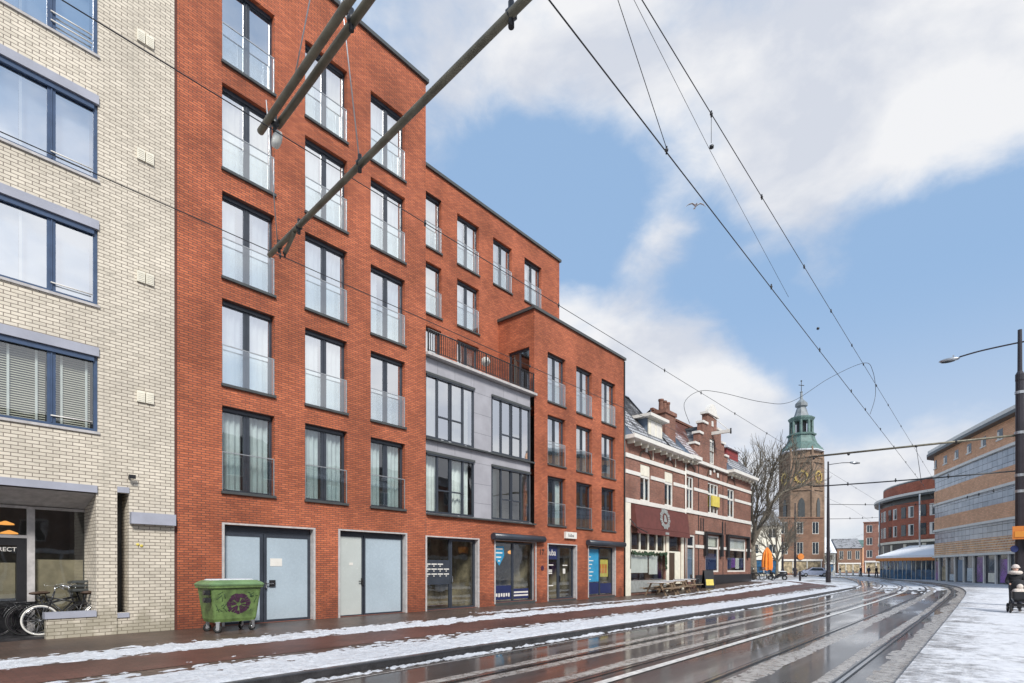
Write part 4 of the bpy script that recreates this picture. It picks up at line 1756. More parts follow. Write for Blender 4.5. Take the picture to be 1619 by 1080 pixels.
for z, t in ((8.2, .24), (7.18, .22), (5.5, .26)):
    xs_ = [B0] + ([v for a, b_, p in wb for v in (a - .02, b_ + .02)] if z == 7.18 else []) + [B1]
    for i in range(0, len(xs_), 2):
        q = nb()
        box(q, xs_[i], xs_[i + 1], FY - .07 if z != 7.18 else FY - .05, FY - .003, z, z + t)
        wobj('stone_band', q, 'white', hb)
for x0, x1, z in ((38.35, 40.2, 4.1), (38.35, 40.2, 3.1), (43.0, 44.7, 3.1), (49.25, 50.5, 3.1)):
    q = nb()
    box(q, x0, x1, FY - .06, FY - .003, z, z + .22)
    wobj('stone_band', q, 'white', hb)
for a, b_, p in wb:
    old_window(hb, a, b_, 5.78, 8.1, 7.25, max(2, p))
    q = nb()
    arch_bm(q, (a + b_) / 2, 8.46, (b_ - a) / 2 + .05, FY - .003)
    wobj('window_arch', q, 'brownwood', hb)
    for dx in ((0,) if p == 1 else (-.75, 0, .75)):
        q = nb()
        box(q, (a + b_) / 2 + dx - .13, (a + b_) / 2 + dx + .13, FY - .10, FY - .046, 8.95 - abs(dx) * .4, 9.28 - abs(dx) * .4)
        wobj('keystone', q, 'white', hb)
q = nb()
box(q, 41.35, 42.8, FY - .12, FY - .003, 6.35, 7.15)
wobj('sale_sign', q, 'yellow', hb)
q = nb()
for x in (36.75, 39.3, 39.75, 43.6, 44.2):
    box(q, x, x + .12, FY - .035, FY - .003, 4.35, 5.3)
wobj('wall_anchor', q, 'black', hb)
q = nb()
for x in (38.9, 43.75):
    box(q, x, x + .1, FY - .02, FY - .003, .8, 9.3)
wobj('movement_joint', q, 'black', hb)
cornice(hb, B0, GC - 3.4, 9.18)
cornice(hb, GC + 3.0, B1 + .25, 9.30)
q = nb()
box(q, GC - 3.4, GC + 2.98, FY - .2, FY - .003, 9.2, 9.42)
wobj('cornice', q, 'white', hb)
q = nb()
for (hw, z0, z1), nxt in zip(stp[:3], (2.55, 1.85, .95)):
    for sx in (-1, 1):
        a, b_ = sorted((GC + sx * (hw + .08), GC + sx * (nxt - .0)))
        box(q, a, b_, FY - .1, FY + .48, z1, z1 + .16)
wobj('gable_coping', q, 'white', hb)
q = nb()
box(q, GC - 1.1, GC + 1.1, FY - .14, FY + .5, 13.202, 13.36)
pts = [(GC + .85 * math.cos(math.pi * i / 12), FY - .08, 13.362 + .72 * math.sin(math.pi * i / 12)) for i in range(13)]
prism(q, pts, (0, .28, 0))
wobj('gable_pediment', q, 'white', hb)
old_window(hb, gw[0], gw[1], gw[2], gw[3], 11.3, 2)
q = nb()
box(q, GC - .12, GC + .12, FY - 1.35, FY + .1, 11.75, 11.98)
tube(q, [(GC, FY - 1.25, 11.95), (GC, FY - .1, 13.1)], .025, 6)
hbm = wobj('hoisting_beam', q, 'white', hb)
q = nb()
tube(q, [(GC, FY - 1.4, 12.05), (GC, FY - 1.4, 11.65)], .06, 8)
wobj('pulley', q, 'black', hb)
for hw, z in ((0, 12.6),):
    q = nb()
    box(q, GC - .15, GC + .15, FY - .06, FY - .003, z - .2, z + .2)
    wobj('keystone', q, 'white', hb)
bm = nb()
e1 = FY - .5
quad(bm, (36.5, e1, 9.42), (GC - 3.3, e1, 9.42), (GC - 3.3, 18.4, 13.1), (36.5, 18.4, 13.1))
quad(bm, (GC - 3.3, FY + .1, 9.9), (GC + 3.3, FY + .1, 9.9), (GC + 3.3, 18.4, 13.1), (GC - 3.3, 18.4, 13.1))
quad(bm, (36.5, 18.4, 13.1), (B1, 18.4, 13.1), (B1, 24, 9.4), (36.5, 24, 9.4))
wobj('roof', bm, 'tile_red', hb)
bm = nb()
for x, e in ((36.51, 9.42), (GC + 3.11, 9.54)):
    bm.faces.new([bm.verts.new(p) for p in ((x, e1, e - .02), (x, 18.4, 13.05), (x, 18.4, e - .02))])
wobj('roof_side', bm, 'slate', hb)
bm = nb()   # cross roof behind the gable and the roof on the right
quad(bm, (GC, FY + .42, 12.6), (GC - 3.2, FY + .42, 9.6), (GC - 3.2, 18.0, 9.9), (GC, 19.2, 12.6))
quad(bm, (GC, FY + .42, 12.6), (GC + 3.2, FY + .42, 9.6), (GC + 3.2, 18.0, 9.9), (GC, 19.2, 12.6))
quad(bm, (GC + 3.1, e1, 9.54), (B1, e1, 9.54), (B1, 18.4, 13.1), (GC + 3.1, 18.4, 13.1))
wobj('cross_roof', bm, 'tile_dark', hb)
bm = nb()
x = 36.7
while x < 50:
    box(bm, x, x + .3, 18.28, 18.52, 13.08, 13.25)
    x += .36
wobj('ridge_tiles', bm, 'terracotta', hb)
bm = nb()
box(bm, 46.6, 49.4, FY + .7, FY + 2.6, 10.2, 11.75)
d2 = wobj('dormer', bm, 'darkred', hb)
bm = nb()
prism(bm, [(46.3, FY + .5, 11.752), (46.3, FY + .5, 11.85), (46.3, FY + 2.4, 12.75), (46.3, FY + 2.7, 11.752)], (3.4, 0, 0))
wobj('dormer_roof', bm, 'snow', d2)
for i, (a, b_, z0, z1) in enumerate(dsh):
    q = nb()
    t = .12
    box(q, a, a + t, FY + .04, FY + .12, z0, z1)
    box(q, b_ - t, b_, FY + .04, FY + .12, z0, z1)
    box(q, a + t, b_ - t, FY + .04, FY + .12, z0, z0 + t)
    box(q, a + t, b_ - t, FY + .04, FY + .12, z1 - t, z1)
    box(q, a + t, b_ - t, FY + .04, FY + .12, 3.1, 3.24)
    fr = wobj('shop_window' if i else 'door', q, 'white', hb)
    q = nb()
    quad(q, (a + .05, FY + .09, z0), (b_ - .05, FY + .09, z0), (b_ - .05, FY + .09, z1), (a + .05, FY + .09, z1))
    wobj('pane', q, 'glass_shop', fr)
    q = nb()
    if i == 0:
        box(q, a + .2, b_ - .2, FY + .13, FY + .15, z0 + .1, 3.0)
        wobj('door_panel', q, 'slate', fr)
    elif i == 1:
        box(q, a + .2, b_ - .2, FY + .13, FY + .15, z0 + .2, 2.75)
        wobj('window_poster', q, 'navy', fr)
        q = nb()
        box(q, a + .35, b_ - .35, FY + .13, FY + .15, 3.3, 3.95)
        wobj('curtain', q, 'offwhite', fr)
    else:
        box(q, a + .2, b_ - .2, FY + .13, FY + .15, 3.25, 3.98)
        wobj('roller_blind', q, 'white', fr)
        for k in range(4):
            q = nb()
            box(q, a + .3 + k * .98, a + 1.15 + k * .98, FY + .13, FY + .15, 1.6 + .1 * (k % 2), 2.5)
            wobj('window_poster', q, ('navy', 'purpleshop', 'white', 'navy')[k], fr)
for x in (39.85, 43.05, 44.4, 49.4):
    q = nb()
    box(q, x, x + .35, FY - .22, FY - .003, 2.55, 4.2)
    wobj('shop_blind', q, 'black', hb)
q = nb()
box(q, 39.86, 43.2, FY - .26, FY - .003, 4.202, 4.35)
box(q, 44.41, 49.6, FY - .26, FY - .003, 4.202, 4.35)
wobj('shop_canopy', q, 'black', hb)
q = nb()
box(q, 38.4, B1 + .02, FY - .05, FY - .003, -.1, 1.15)
wobj('plinth', q, 'black', hb)

# ------------------------------------------------------------------ church tower and houses round it
tw = thing('church_tower', 'tall brown brick church tower with green copper lantern and gold clock behind bare tree', 'tower', (169.0, 39.4, .5))
q = nb()
ph = R(13.7 + 90)
TC = (0, 0, 0)
lathe(q, [(5.35, -.6), (5.3, 20), (5.2, 31.2), (5.5, 31.4), (5.5, 31.9), (5.1, 32.1), (5.0, 33.4)], 6, TC, ph)
for k in range(6):
    a = ph + k * math.tau / 6
    lathe(q, [(.55, 0), (.5, 30.5), (.3, 33.8), (0, 34.6)], 6, (5.15 * math.cos(a), 5.15 * math.sin(a), 0))
obj('shaft', q, 'tower', tw)
q = nb()
lathe(q, [(5.6, 33.4), (5.55, 33.8), (3.9, 36.0), (3.4, 37.3), (3.3, 38.1)], 8, TC, .2)
obj('lantern_roof', q, 'copper', tw)
q = nb()
lathe(q, [(5.7, 33.38), (5.75, 33.6), (5.2, 33.9)], 8, TC, .2)
obj('snow_rim', q, 'snow', tw)
q = nb()
lathe(q, [(3.7, 38.1), (3.75, 38.5), (3.2, 38.7)], 8, TC, .2)
for k in range(8):
    a = .2 + k * math.tau / 8
    lathe(q, [(.42, 38.6), (.38, 42.5)], 6, (2.65 * math.cos(a), 2.65 * math.sin(a), 0))
lathe(q, [(2.9, 42.1), (3.3, 42.7), (3.4, 43.1), (2.2, 43.5)], 8, TC, .2)
obj('lantern', q, 'copper', tw)
q = nb()
lathe(q, [(1.3, 38.6), (1.3, 42.2)], 8, TC)
obj('carillon', q, 'black', tw)
q = nb()
lathe(q, [(2.0, 43.5), (1.7, 44.3), (1.25, 45.8), (1.1, 46.1), (1.6, 46.5), (1.55, 47.3), (.8, 48.1), (.38, 48.5), (.26, 50.3), (.42, 50.5), (0, 50.9)], 8, TC, .2)
obj('spire', q, 'lead', tw)
q = nb()
tube(q, [(0, 0, 50.7), (0, 0, 53.8)], .08, 6)
tube(q, [(-.7, .5, 52.4), (.7, -.5, 52.4)], .1, 6)
ball(q, (0, 0, 53.6), .25, 1)
obj('weathervane', q, 'black', tw)
for k in range(6):
    a = ph + (k + .5) * math.tau / 6
    ax = Vector((math.cos(a), math.sin(a), 0))
    if ax.x > .2:
        continue
    tx = Vector((-ax.y, ax.x, 0))
    q = nb()
    r0 = 4.72
    for j in range(24):
        b0, b1 = math.tau * j / 24, math.tau * (j + 1) / 24
        ps = [ax * r0 + tx * (r * math.cos(b)) + Vector((0, 0, 26.2 + r * math.sin(b))) for r, b in ((1.25, b0), (1.25, b1), (1.7, b1), (1.7, b0))]
        prism(q, ps, ax * .12)
        if j % 2 == 0:
            ps = [ax * (r0 + .0) + tx * (r * math.cos(b)) + Vector((0, 0, 26.2 + r * math.sin(b))) for r, b in ((1.72, b0 - .05), (1.72, b0 + .05), (2.0, b0 + .05), (2.0, b0 - .05))]
            prism(q, ps, ax * .12)
    for ang, ln in ((1.0, 1.3), (2.6, .9)):
        dv = tx * math.cos(ang) + Vector((0, 0, math.sin(ang)))
        tube(q, [ax * (r0 + .1) + Vector((0, 0, 26.2)), ax * (r0 + .1) + Vector((0, 0, 26.2)) + dv * ln], .12, 5)
    obj('clock_face', q, 'gold', tw)
    for zc_, h_ in ((15, 5.5), (5, 6)):
        q = nb()
        ps = [ax * (r0 - .02) + tx * u + Vector((0, 0, zc_ + v)) for u, v in ((-.8, 0), (.8, 0), (.8, h_ * .7), (.5, h_ * .9), (0, h_), (-.5, h_ * .9), (-.8, h_ * .7))]
        prism(q, ps, ax * .08)
        obj('louvre', q, 'coping', tw)
    for z in (10.5, 22.5, 30):
        q = nb()
        ps = [ax * (r0 - .1) + tx * u + Vector((0, 0, z + v)) for u, v in ((-2.55, 0), (2.55, 0), (2.55, .35), (-2.55, .35))]
        prism(q, ps, ax * .25)
        obj('string_course', q, 'tower', tw)


def simple_house(name, label, mat, p0, p1, depth, h, floors, nw, roof=None, roofh=0., group=None, wcol='white', shop=None, shop_h=3.2, overhang=.3, flat_snow=True):
    """building with its front from p0 to p1 (world XY, left to right as seen), rows of windows"""
    p0, p1 = Vector((*p0, 0)), Vector((*p1, 0))
    w = (p1 - p0).length
    u = (p1 - p0).normalized()
    rz = math.atan2(u.y, u.x)
    z0 = g(p0.x, p0.y) - .1
    t = thing(name, label, 'building', (p0.x, p0.y, z0), rz, group)
    holes = []
    fh = (h - shop_h) / max(1, floors)
    for f in range(floors):
        for k in range(nw):
            ww = min(1.3, w / nw * .5)
            xc = w * (k + .5) / nw
            zb = shop_h + f * fh + fh * .22
            holes.append((xc - ww / 2, xc + ww / 2, zb, zb + fh * .6))
    q = nb()
    sh = [(.4, w - .4, .3, shop_h - .5)] if shop else []
    wall(q, (0, 0, 0), (1, 0, 0), (0, -1, 0), 0, w, 0, h, holes + sh, .2)
    quad(q, (0, 0, 0), (0, depth, 0), (0, depth, h), (0, 0, h))
    quad(q, (w, 0, 0), (w, depth, 0), (w, depth, h), (w, 0, h))
    quad(q, (0, depth, 0), (w, depth, 0), (w, depth, h), (0, depth, h))
    quad(q, (0, 0, h - .01), (w, 0, h - .01), (w, depth, h - .01), (0, depth, h - .01))
    obj('wall', q, mat, t)
    for a, b_, c_, d in holes:
        q = nb()
        tt = .09
        box(q, a, a + tt, .06, .13, c_, d)
        box(q, b_ - tt, b_, .06, .13, c_, d)
        box(q, a + tt, b_ - tt, .06, .13, c_, c_ + tt)
        box(q, a + tt, b_ - tt, .06, .13, d - tt, d)
        box(q, (a + b_) / 2 - .03, (a + b_) / 2 + .03, .07, .12, c_ + tt, d - tt)
        fr = obj('window', q, wcol, t)
        q = nb()
        box(q, a + .03, b_ - .03, .10, .115, c_ + .03, d - .03)
        obj('pane', q, 'carglass', fr)
    if shop:
        q = nb()
        box(q, .45, w - .45, .1, .14, .3, shop_h - .5)
        sw = obj('shop_window', q, shop, t)
        q = nb()
        for k in range(nw + 1):
            x = .4 + (w - .8) * k / nw
            box(q, x - .08, x + .08, -.03, .09, .3, shop_h - .5)
        box(q, .2, w - .2, -.12, -.003, shop_h - .48, shop_h - .1)
        obj('shop_frame', q, wcol, sw)
    if roof:
        q = nb()
        oh = overhang
        prism(q, [(-oh, -oh, h + .02), (-oh, depth / 2, h + roofh), (-oh, depth + oh, h + .02)], (w + 2 * oh, 0, 0))
        obj('roof', q, roof, t)
    else:
        q = nb()
        box(q, -.12, w + .12, -.15, .25, h + .002, h + .25)
        obj('cornice', q, mat, t)
    return t


simple_house('townhouse', 'brown brick shop house at the foot of the church tower with an orange round sign', 'far_brown', (116.5, 31.6), (122.5, 24.6), 9, 11.2, 2, 3, None, shop='interior')
simple_house('townhouse', 'pale cream corner house seen through the branches of the bare tree', 'offwhite', (98.2, 31.5), (101.9, 26.9), 8, 8.6, 2, 2, 'tile_dark', 3.0, shop='bluefront')
simple_house('townhouse', 'grey house behind the orange parasol and the tree trunk', 'greystone', (88, 38.5), (95.5, 33.2), 9, 8.2, 2, 4, 'tile_dark', 3.4, shop='interior')
simple_house('townhouse', 'dark red brick house left of the round brick building', 'house', (152.5, 22.2), (153.5, 15.3), 12, 12.0, 3, 3, None, shop='interior')
simple_house('townhouse', 'small low house with a snowy roof far down the street behind the lamp post', 'greystone', (186, 41.5), (190.5, 35.0), 9, 6.0, 1, 3, 'snow', 5.0, shop='bluefront')
simple_house('townhouse', 'low grey house with chimneys closing the far end of the street', 'far_brown', (196, 35.5), (199, 29.5), 9, 7.6, 1, 3, 'tile_dark', 3.2, shop='interior')
simple_house('townhouse', 'narrow far house with a green board between the low roofs', 'ochre', (204, 30), (206.5, 26.5), 9, 8.2, 2, 2, 'copper', 2.4, shop='purpleshop')
q = nb()
lathe(q, [(.62, 0), (.62, .15)], 18)
rs = obj('round_sign', q, 'orange', bpy.data.objects['townhouse.002'] if 'townhouse.002' in bpy.data.objects else None, (4.6, -.25, 3.6), (R(90), 0, 0))

# ------------------------------------------------------------------ curved buildings on the right


def curved(name, pts, layers, t, back=8.0):
    """pts: footprint polyline in world XY (visible face); layers: (part name, material, z0, z1, outset)"""
    n = len(pts)
    L = t.location
    P_ = [Vector((p[0] - L.x, p[1] - L.y, 0)) for p in pts]
    nr = []
    for i in range(n):
        d = (P_[min(i + 1, n - 1)] - P_[max(i - 1, 0)]).normalized()
        nr.append(Vector((d.y, -d.x, 0)))
    out = []
    for nm, mt, z0, z1, o in layers:
        q = nb()
        A = [q.verts.new(P_[i] + nr[i] * o + Vector((0, 0, z0 - L.z))) for i in range(n)]
        B = [q.verts.new(P_[i] + nr[i] * o + Vector((0, 0, z1 - L.z))) for i in range(n)]
        C_ = [q.verts.new(P_[i] - nr[i] * .6 + Vector((0, 0, z0 - L.z))) for i in range(n)]
        D_ = [q.verts.new(P_[i] - nr[i] * .6 + Vector((0, 0, z1 - L.z))) for i in range(n)]
        for i in range(n - 1):
            q.faces.new((A[i], A[i + 1], B[i + 1], B[i]))
            q.faces.new((B[i], B[i + 1], D_[i + 1], D_[i]))
            q.faces.new((A[i], C_[i], C_[i + 1], A[i + 1]))
            q.faces.new((C_[i], D_[i], D_[i + 1], C_[i + 1]))
        for i in (0, n - 1):
            q.faces.new((A[i], B[i], D_[i], C_[i]))
        out.append(obj(nm, q, mt, t))
    return out, P_, nr


def arcpts(c, r, a0, a1, n):
    return [(c[0] + r * math.cos(R(a0 + (a1 - a0) * i / n)), c[1] + r * math.sin(R(a0 + (a1 - a0) * i / n))) for i in range(n + 1)]


def along(P_, nr, d):
    for i in range(len(P_) - 1):
        l = (P_[i + 1] - P_[i]).length
        if d <= l:
            f = d / l
            return P_[i].lerp(P_[i + 1], f), nr[i].lerp(nr[i + 1], f).normalized()
        d -= l
    return P_[-1], nr[-1]


ro = thing('office_building', 'ochre brick office building with a sweeping curved front and bands of gridded glazing', 'building', (80, -1, .2))
face = [(88.5, 1.0), (88.2, 2.9), (87.2, 4.5), (85.9, 5.05), (84.3, 4.95)]
for i in range(1, 15):
    f = i / 14
    face.append((84.3 - 34 * f, 4.95 - 14.0 * f + .5 * math.sin(f * math.pi)))
lay = [('wall', 'ochre', 12.95, 15.25, 0), ('ledge', 'white', 12.68, 12.95, .14), ('glazing', 'gridglass', 10.95, 12.68, -.06),
       ('wall', 'ochre', 9.45, 10.95, 0), ('ledge', 'white', 9.2, 9.45, .14), ('glazing', 'gridglass', 7.75, 9.2, -.06),
       ('wall', 'ochre', 6.3, 7.75, 0), ('ledge', 'white', 6.05, 6.3, .14), ('glazing', 'gridglass', 4.65, 6.05, -.06),
       ('wall', 'mosaic', 3.2, 4.65, 0), ('ledge', 'white', 2.95, 3.2, .2), ('shop_window', 'darkshop', .1, 2.95, -.25),
       ('roof_edge', 'coping', 15.25, 15.55, .75), ('roof_edge', 'white', 15.551, 15.95, .65)]
# the footprint runs right to left for outward normals towards the street
parts_, P_, nr = curved('office_building', face, lay, ro)
tot = sum((P_[i + 1] - P_[i]).length for i in range(len(P_) - 1))
for k in range(9):
    p, nn = along(P_, nr, 7.2 + k * 3.2)
    tn = Vector((nn.y, -nn.x, 0))
    q = nb()
    b_ = p + nn * -.02
    prism(q, [b_ + tn * -.5 + Vector((0, 0, 13.6)), b_ + tn * .5 + Vector((0, 0, 13.6)), b_ + tn * .5 + Vector((0, 0, 14.5)), b_ + tn * -.5 + Vector((0, 0, 14.5))], nn * .03)
    w_ = obj('window', q, 'carglass', ro)
    q = nb()
    prism(q, [b_ + tn * -.6 + Vector((0, 0, 13.45)), b_ + tn * .6 + Vector((0, 0, 13.45)), b_ + tn * .6 + Vector((0, 0, 13.58)), b_ + tn * -.6 + Vector((0, 0, 13.58))], nn * .12)
    prism(q, [b_ + tn * .1 + Vector((0, 0, 13.6)), b_ + tn * .5 + Vector((0, 0, 13.6)), b_ + tn * .5 + Vector((0, 0, 14.3)), b_ + tn * .1 + Vector((0, 0, 14.3))], nn * .05)
    obj('sill', q, 'white', w_)
d = 1.0
k = 0
while d < tot - .5:
    p, nn = along(P_, nr, d)
    tn = Vector((nn.y, -nn.x, 0))
    q = nb()
    b_ = p + nn * -.22
    prism(q, [b_ + tn * -.13 + Vector((0, 0, -.1)), b_ + tn * .13 + Vector((0, 0, -.1)), b_ + tn * .13 + Vector((0, 0, 2.74)), b_ + tn * -.13 + Vector((0, 0, 2.74))], nn * .16)
    obj('shop_pillar', q, 'white', ro)
    q = nb()
    mt = ('frost', 'purpleshop', 'offwhite', 'purpleshop', 'interior', 'frost', 'slate')[k % 7]
    z1 = (1.5, 2.6, 1.0, 2.3, 1.7, .8, 2.4)[k % 7]
    prism(q, [b_ + tn * .4 + Vector((0, 0, .1)), b_ + tn * 1.7 + Vector((0, 0, .1)), b_ + tn * 1.7 + Vector((0, 0, z1)), b_ + tn * .4 + Vector((0, 0, z1))], nn * .03)
    obj('shop_display', q, mt, ro)
    d += 2.35
    k += 1
q = nb()
prism(q, [(p_.x, p_.y, 15.2) for p_ in P_] + [(P_[-1].x + 25, P_[-1].y - 22, 15.2), (P_[0].x + 6, P_[0].y - 18, 15.2)], (0, 0, .2))
prism(q, [(p_.x - nr[i].x * .7, p_.y - nr[i].y * .7, -.3) for i, p_ in enumerate(P_)] + [(P_[-1].x + 25, P_[-1].y - 22, -.3), (P_[0].x + 6, P_[0].y - 18, -.3)], (0, 0, 15.4))
obj('core', q, 'room', ro)

rr = thing('brick_building', 'round red brick apartment building with a dark overhanging eave and a snow covered cafe canopy', 'building', (110, 0, .2))
cc_ = (117.5, -10.45)
fr_ = arcpts(cc_, 25, 86, 190, 36)
lay = [('wall', 'far_red', 5.9, 11.6, 0), ('ledge', 'offwhite', 5.55, 5.9, .2), ('upper_storey', 'coping', 11.6, 12.6, -.5), ('eave', 'white', 12.6, 12.95, .75),
       ('eave_underside', 'coping', 12.3, 12.598, .68), ('wall', 'far_red', 12.95, 14.7, -1.2), ('eave', 'coping', 14.7, 14.88, -.7), ('eave', 'white', 14.881, 15.0, -.75),
       ('wall', 'coping', 3.6, 5.55, -.2), ('shop_window', 'bluefront', -.1, 3.6, -.1)]
parts_, P_, nr = curved('brick_building', fr_, lay, rr)
tot = sum((P_[i + 1] - P_[i]).length for i in range(len(P_) - 1))


def plate(parent, name, mat, d, w, z0, z1, out, th, P_, nr):
    p, nn = along(P_, nr, d)
    tn = Vector((nn.y, -nn.x, 0))
    q_ = nb()
    b__ = p + nn * out
    prism(q_, [b__ + tn * (-w / 2) + Vector((0, 0, z0)), b__ + tn * (w / 2) + Vector((0, 0, z0)), b__ + tn * (w / 2) + Vector((0, 0, z1)), b__ + tn * (-w / 2) + Vector((0, 0, z1))], nn * th)
    return obj(name, q_, mat, parent)


d, k = 1.5, 0
while d < tot - 2:
    for z0 in (6.4, 9.1):
        f_ = plate(rr, 'window', 'white' if k % 2 else 'carglass', d, 1.1, z0, z0 + 1.7, -.03, .08, P_, nr)
        plate(f_, 'pane', 'carglass', d + .2, .6, z0 + .1, z0 + 1.6, .051, .01, P_, nr)
    if k % 2 == 0:
        plate(rr, 'top_window', 'white', d, 1.6, 13.2, 14.2, -1.22, .06, P_, nr)
        plate(rr, 'lower_window', 'offwhite', d, .7, 3.9, 5.2, -.2, .06, P_, nr)
    d += 2.3 if k % 2 else 1.7
    k += 1
for d in (12.0, 22.0, 32.0):
    p, nn = along(P_, nr, d)
    q = nb()
    tube(q, [p + nn * 1.0 + Vector((0, 0, 2.6)), p + nn * 1.0 + Vector((0, 0, 12.25))], .11, 8)
    obj('column', q, 'metal', rr)
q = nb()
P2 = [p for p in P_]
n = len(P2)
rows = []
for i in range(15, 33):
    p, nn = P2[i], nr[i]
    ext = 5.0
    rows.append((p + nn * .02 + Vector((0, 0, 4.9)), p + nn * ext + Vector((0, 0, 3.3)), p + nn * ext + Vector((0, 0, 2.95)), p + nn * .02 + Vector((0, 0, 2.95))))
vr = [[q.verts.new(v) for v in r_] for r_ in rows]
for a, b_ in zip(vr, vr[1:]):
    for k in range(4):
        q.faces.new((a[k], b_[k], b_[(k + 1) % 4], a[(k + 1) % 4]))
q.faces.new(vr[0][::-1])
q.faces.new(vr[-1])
obj('cafe_canopy', q, 'brightened_snow', rr)
q = nb()
for i in range(15, 32):
    a, b_ = P2[i] + nr[i] * 5.05, P2[i + 1] + nr[i + 1] * 5.05
    prism(q, [a + Vector((0, 0, 2.55)), b_ + Vector((0, 0, 2.55)), b_ + Vector((0, 0, 2.98)), a + Vector((0, 0, 2.98))], nr[i] * -.05)
obj('canopy_valance', q, 'orange', rr)
q = nb()
for i in range(15, 32):
    a, b_ = P2[i] + nr[i] * 4.4, P2[i + 1] + nr[i + 1] * 4.4
    prism(q, [a + Vector((0, 0, -.2)), b_ + Vector((0, 0, -.2)), b_ + Vector((0, 0, 1.3)), a + Vector((0, 0, 1.3))], nr[i] * -.05)
obj('terrace_screen', q, 'bluefront', rr)
q = nb()
for i in range(15, 32):
    for f in (0, .5):
        a = P2[i].lerp(P2[i + 1], f) + nr[i] * 4.35
        tube(q, [a + Vector((0, 0, -.2)), a + Vector((0, 0, 2.95))], .07, 6)
obj('terrace_posts', q, 'offwhite', rr)
q = nb()
tube(q, [(-8, -3, 14.6), (-8, -3, 16.8)], .6, 8)
obj('roof_vent', q, 'metal', rr)

# row of houses across the street, behind the camera: seen mirrored in the panes
for i, (x0, x1, h, mt, rf) in enumerate(((36, 48, 13.0, 'house', 2.2), (-26, -12, 13.5, 'opp', 2), (-12, -1, 11.6, 'offwhite', 2.4), (-1, 12, 12.6, 'opp', 2.2), (12, 24, 13.6, 'house', 2.6), (24, 36, 12.0, 'opp', 2.4))):
    simple_house('townhouse', ('tall red brick', 'brick', 'cream rendered', 'brown brick', 'red brick', 'dark brick')[i] + ' terraced house across the street, ' + ('beside the ochre office', 'farthest left behind the viewer', 'mirrored in the cream building', 'straight behind the viewer', 'mirrored in the bay windows', 'second from the ochre office')[i],
                 mt, (x1, -15.5), (x0, -15.5), 10, h - 2, 3, 4, 'tile_dark', rf, shop='interior')

# ------------------------------------------------------------------ overhead line: cantilevers, wires, masts


def cantilever(name, label, mast, pipes, rods, clamps, discs):
    t = thing(name, label, 'overhead arm', (mast[0], mast[1], g(mast[0], mast[1])))
    q = nb()
    tube(q, [(mast[0], mast[1], -.05), (mast[0], mast[1], 8.2)], [.15, .11], 14)
    lathe(q, [(.24, -.06), (.24, .35), (.17, .42)], 14, (mast[0], mast[1], 0))
    wobj('mast', q, 'pole', t)
    for p in pipes:
        q = nb()
        tube(q, p[0], p[1], 12)
        wobj('pipe', q, 'pipe', t)
    for r_ in rods:
        q = nb()
        tube(q, r_, .006, 6)
        wobj('tie_wire', q, 'metal', t)
    for c_, r_, mt in clamps:
        q = nb()
        ball(q, c_, r_, 1, (1, 1, 1.1))
        tube(q, [Vector(c_) + Vector((0, 0, -r_ * 1.9)), Vector(c_) + Vector((0, 0, r_ * 1.9))], r_ * .45, 8)
        wobj('clamp', q, mt, t)
    for c_ in discs:
        q = nb()
        tube(q, [Vector(c_) + Vector((-.035, 0, 0)), Vector(c_) + Vector((-.02, 0, 0)), Vector(c_) + Vector((.02, 0, 0)), Vector(c_) + Vector((.035, 0, 0))], [.03, .085, .085, .03], 16)
        wobj('insulator', q, 'sleeve', t)
    return t


cantilever('cantilever_arm', 'long single olive steel tube reaching across the street over the tram wire', (2.79, -.75, 0),
           [([(2.79, -.75, 5.60), (3.29, 6.94, 5.58)], .032), ([(3.24, 6.2, 5.56), (3.38, 6.70, 5.57)], .024)],
           [[(3.145, 4.72, 5.6), (2.86, 4.85, 8.4)], [(3.28, 6.7, 5.6), (2.9, 6.2, 6.9)]],
           [((3.145, 4.72, 5.6), .045, 'black'), ((3.24, 6.1, 5.58), .045, 'black'), ((3.28, 6.66, 5.58), .04, 'black'), ((3.02, 2.62, 5.60), .05, 'black'), ((3.38, 6.72, 5.57), .03, 'black')], [])
cantilever('cantilever_arm', 'pair of parallel olive steel tubes with a white insulator at their lower end', (2.28, -.75, 0),
           [([(2.23, -.7, 6.30), (2.72, 5.95, 6.30)], .036), ([(2.40, -.7, 6.36), (2.83, 5.78, 6.34)], .036)],
           [[(2.72, 4.25, 6.36), (2.95, 4.9, 7.4)], [(2.69, 5.2, 6.3), (2.68, 4.5, 7.6)]],
           [((2.77, 5.72, 6.30), .05, 'black'), ((2.715, 4.2, 6.36), .05, 'black')], [(2.79, 5.72, 6.14)])


def wire(name, label, pts, r, clamp_at=(), cr=.03, mat='black', cat='overhead wire', group=None, sag=0.):
    q = nb()
    P3 = []
    for a, b_ in zip(pts, pts[1:]):
        a, b_ = Vector(a), Vector(b_)
        m_ = max(1, int((b_ - a).length / 3))
        for i in range(m_):
            f = i / m_
            P3.append(a.lerp(b_, f) - Vector((0, 0, sag * 4 * f * (1 - f))))
    P3.append(Vector(pts[-1]))
    tube(q, P3, r, 6)
    o = obj(name, q, mat)
    tag(o, label, cat, group)
    for c_ in clamp_at:
        qq = nb()
        ball(qq, c_, cr, 1)
        tube(qq, [Vector(c_) - Vector((0, 0, cr * 1.8)), Vector(c_) + Vector((0, 0, cr * 1.8))], cr * .5, 6)
        obj('clamp', qq, mat, o)
    return o


def bend(s0, Y, Z, s):
    x, y = pth(s, Y - 4)
    return (x, y, Z)


def run(Y, Z, s0=-12, s1=130):
    return [bend(0, Y, Z, s) for s in [s0, 0, 15, 30, 42, 55, 70, 85, 100, s1]]


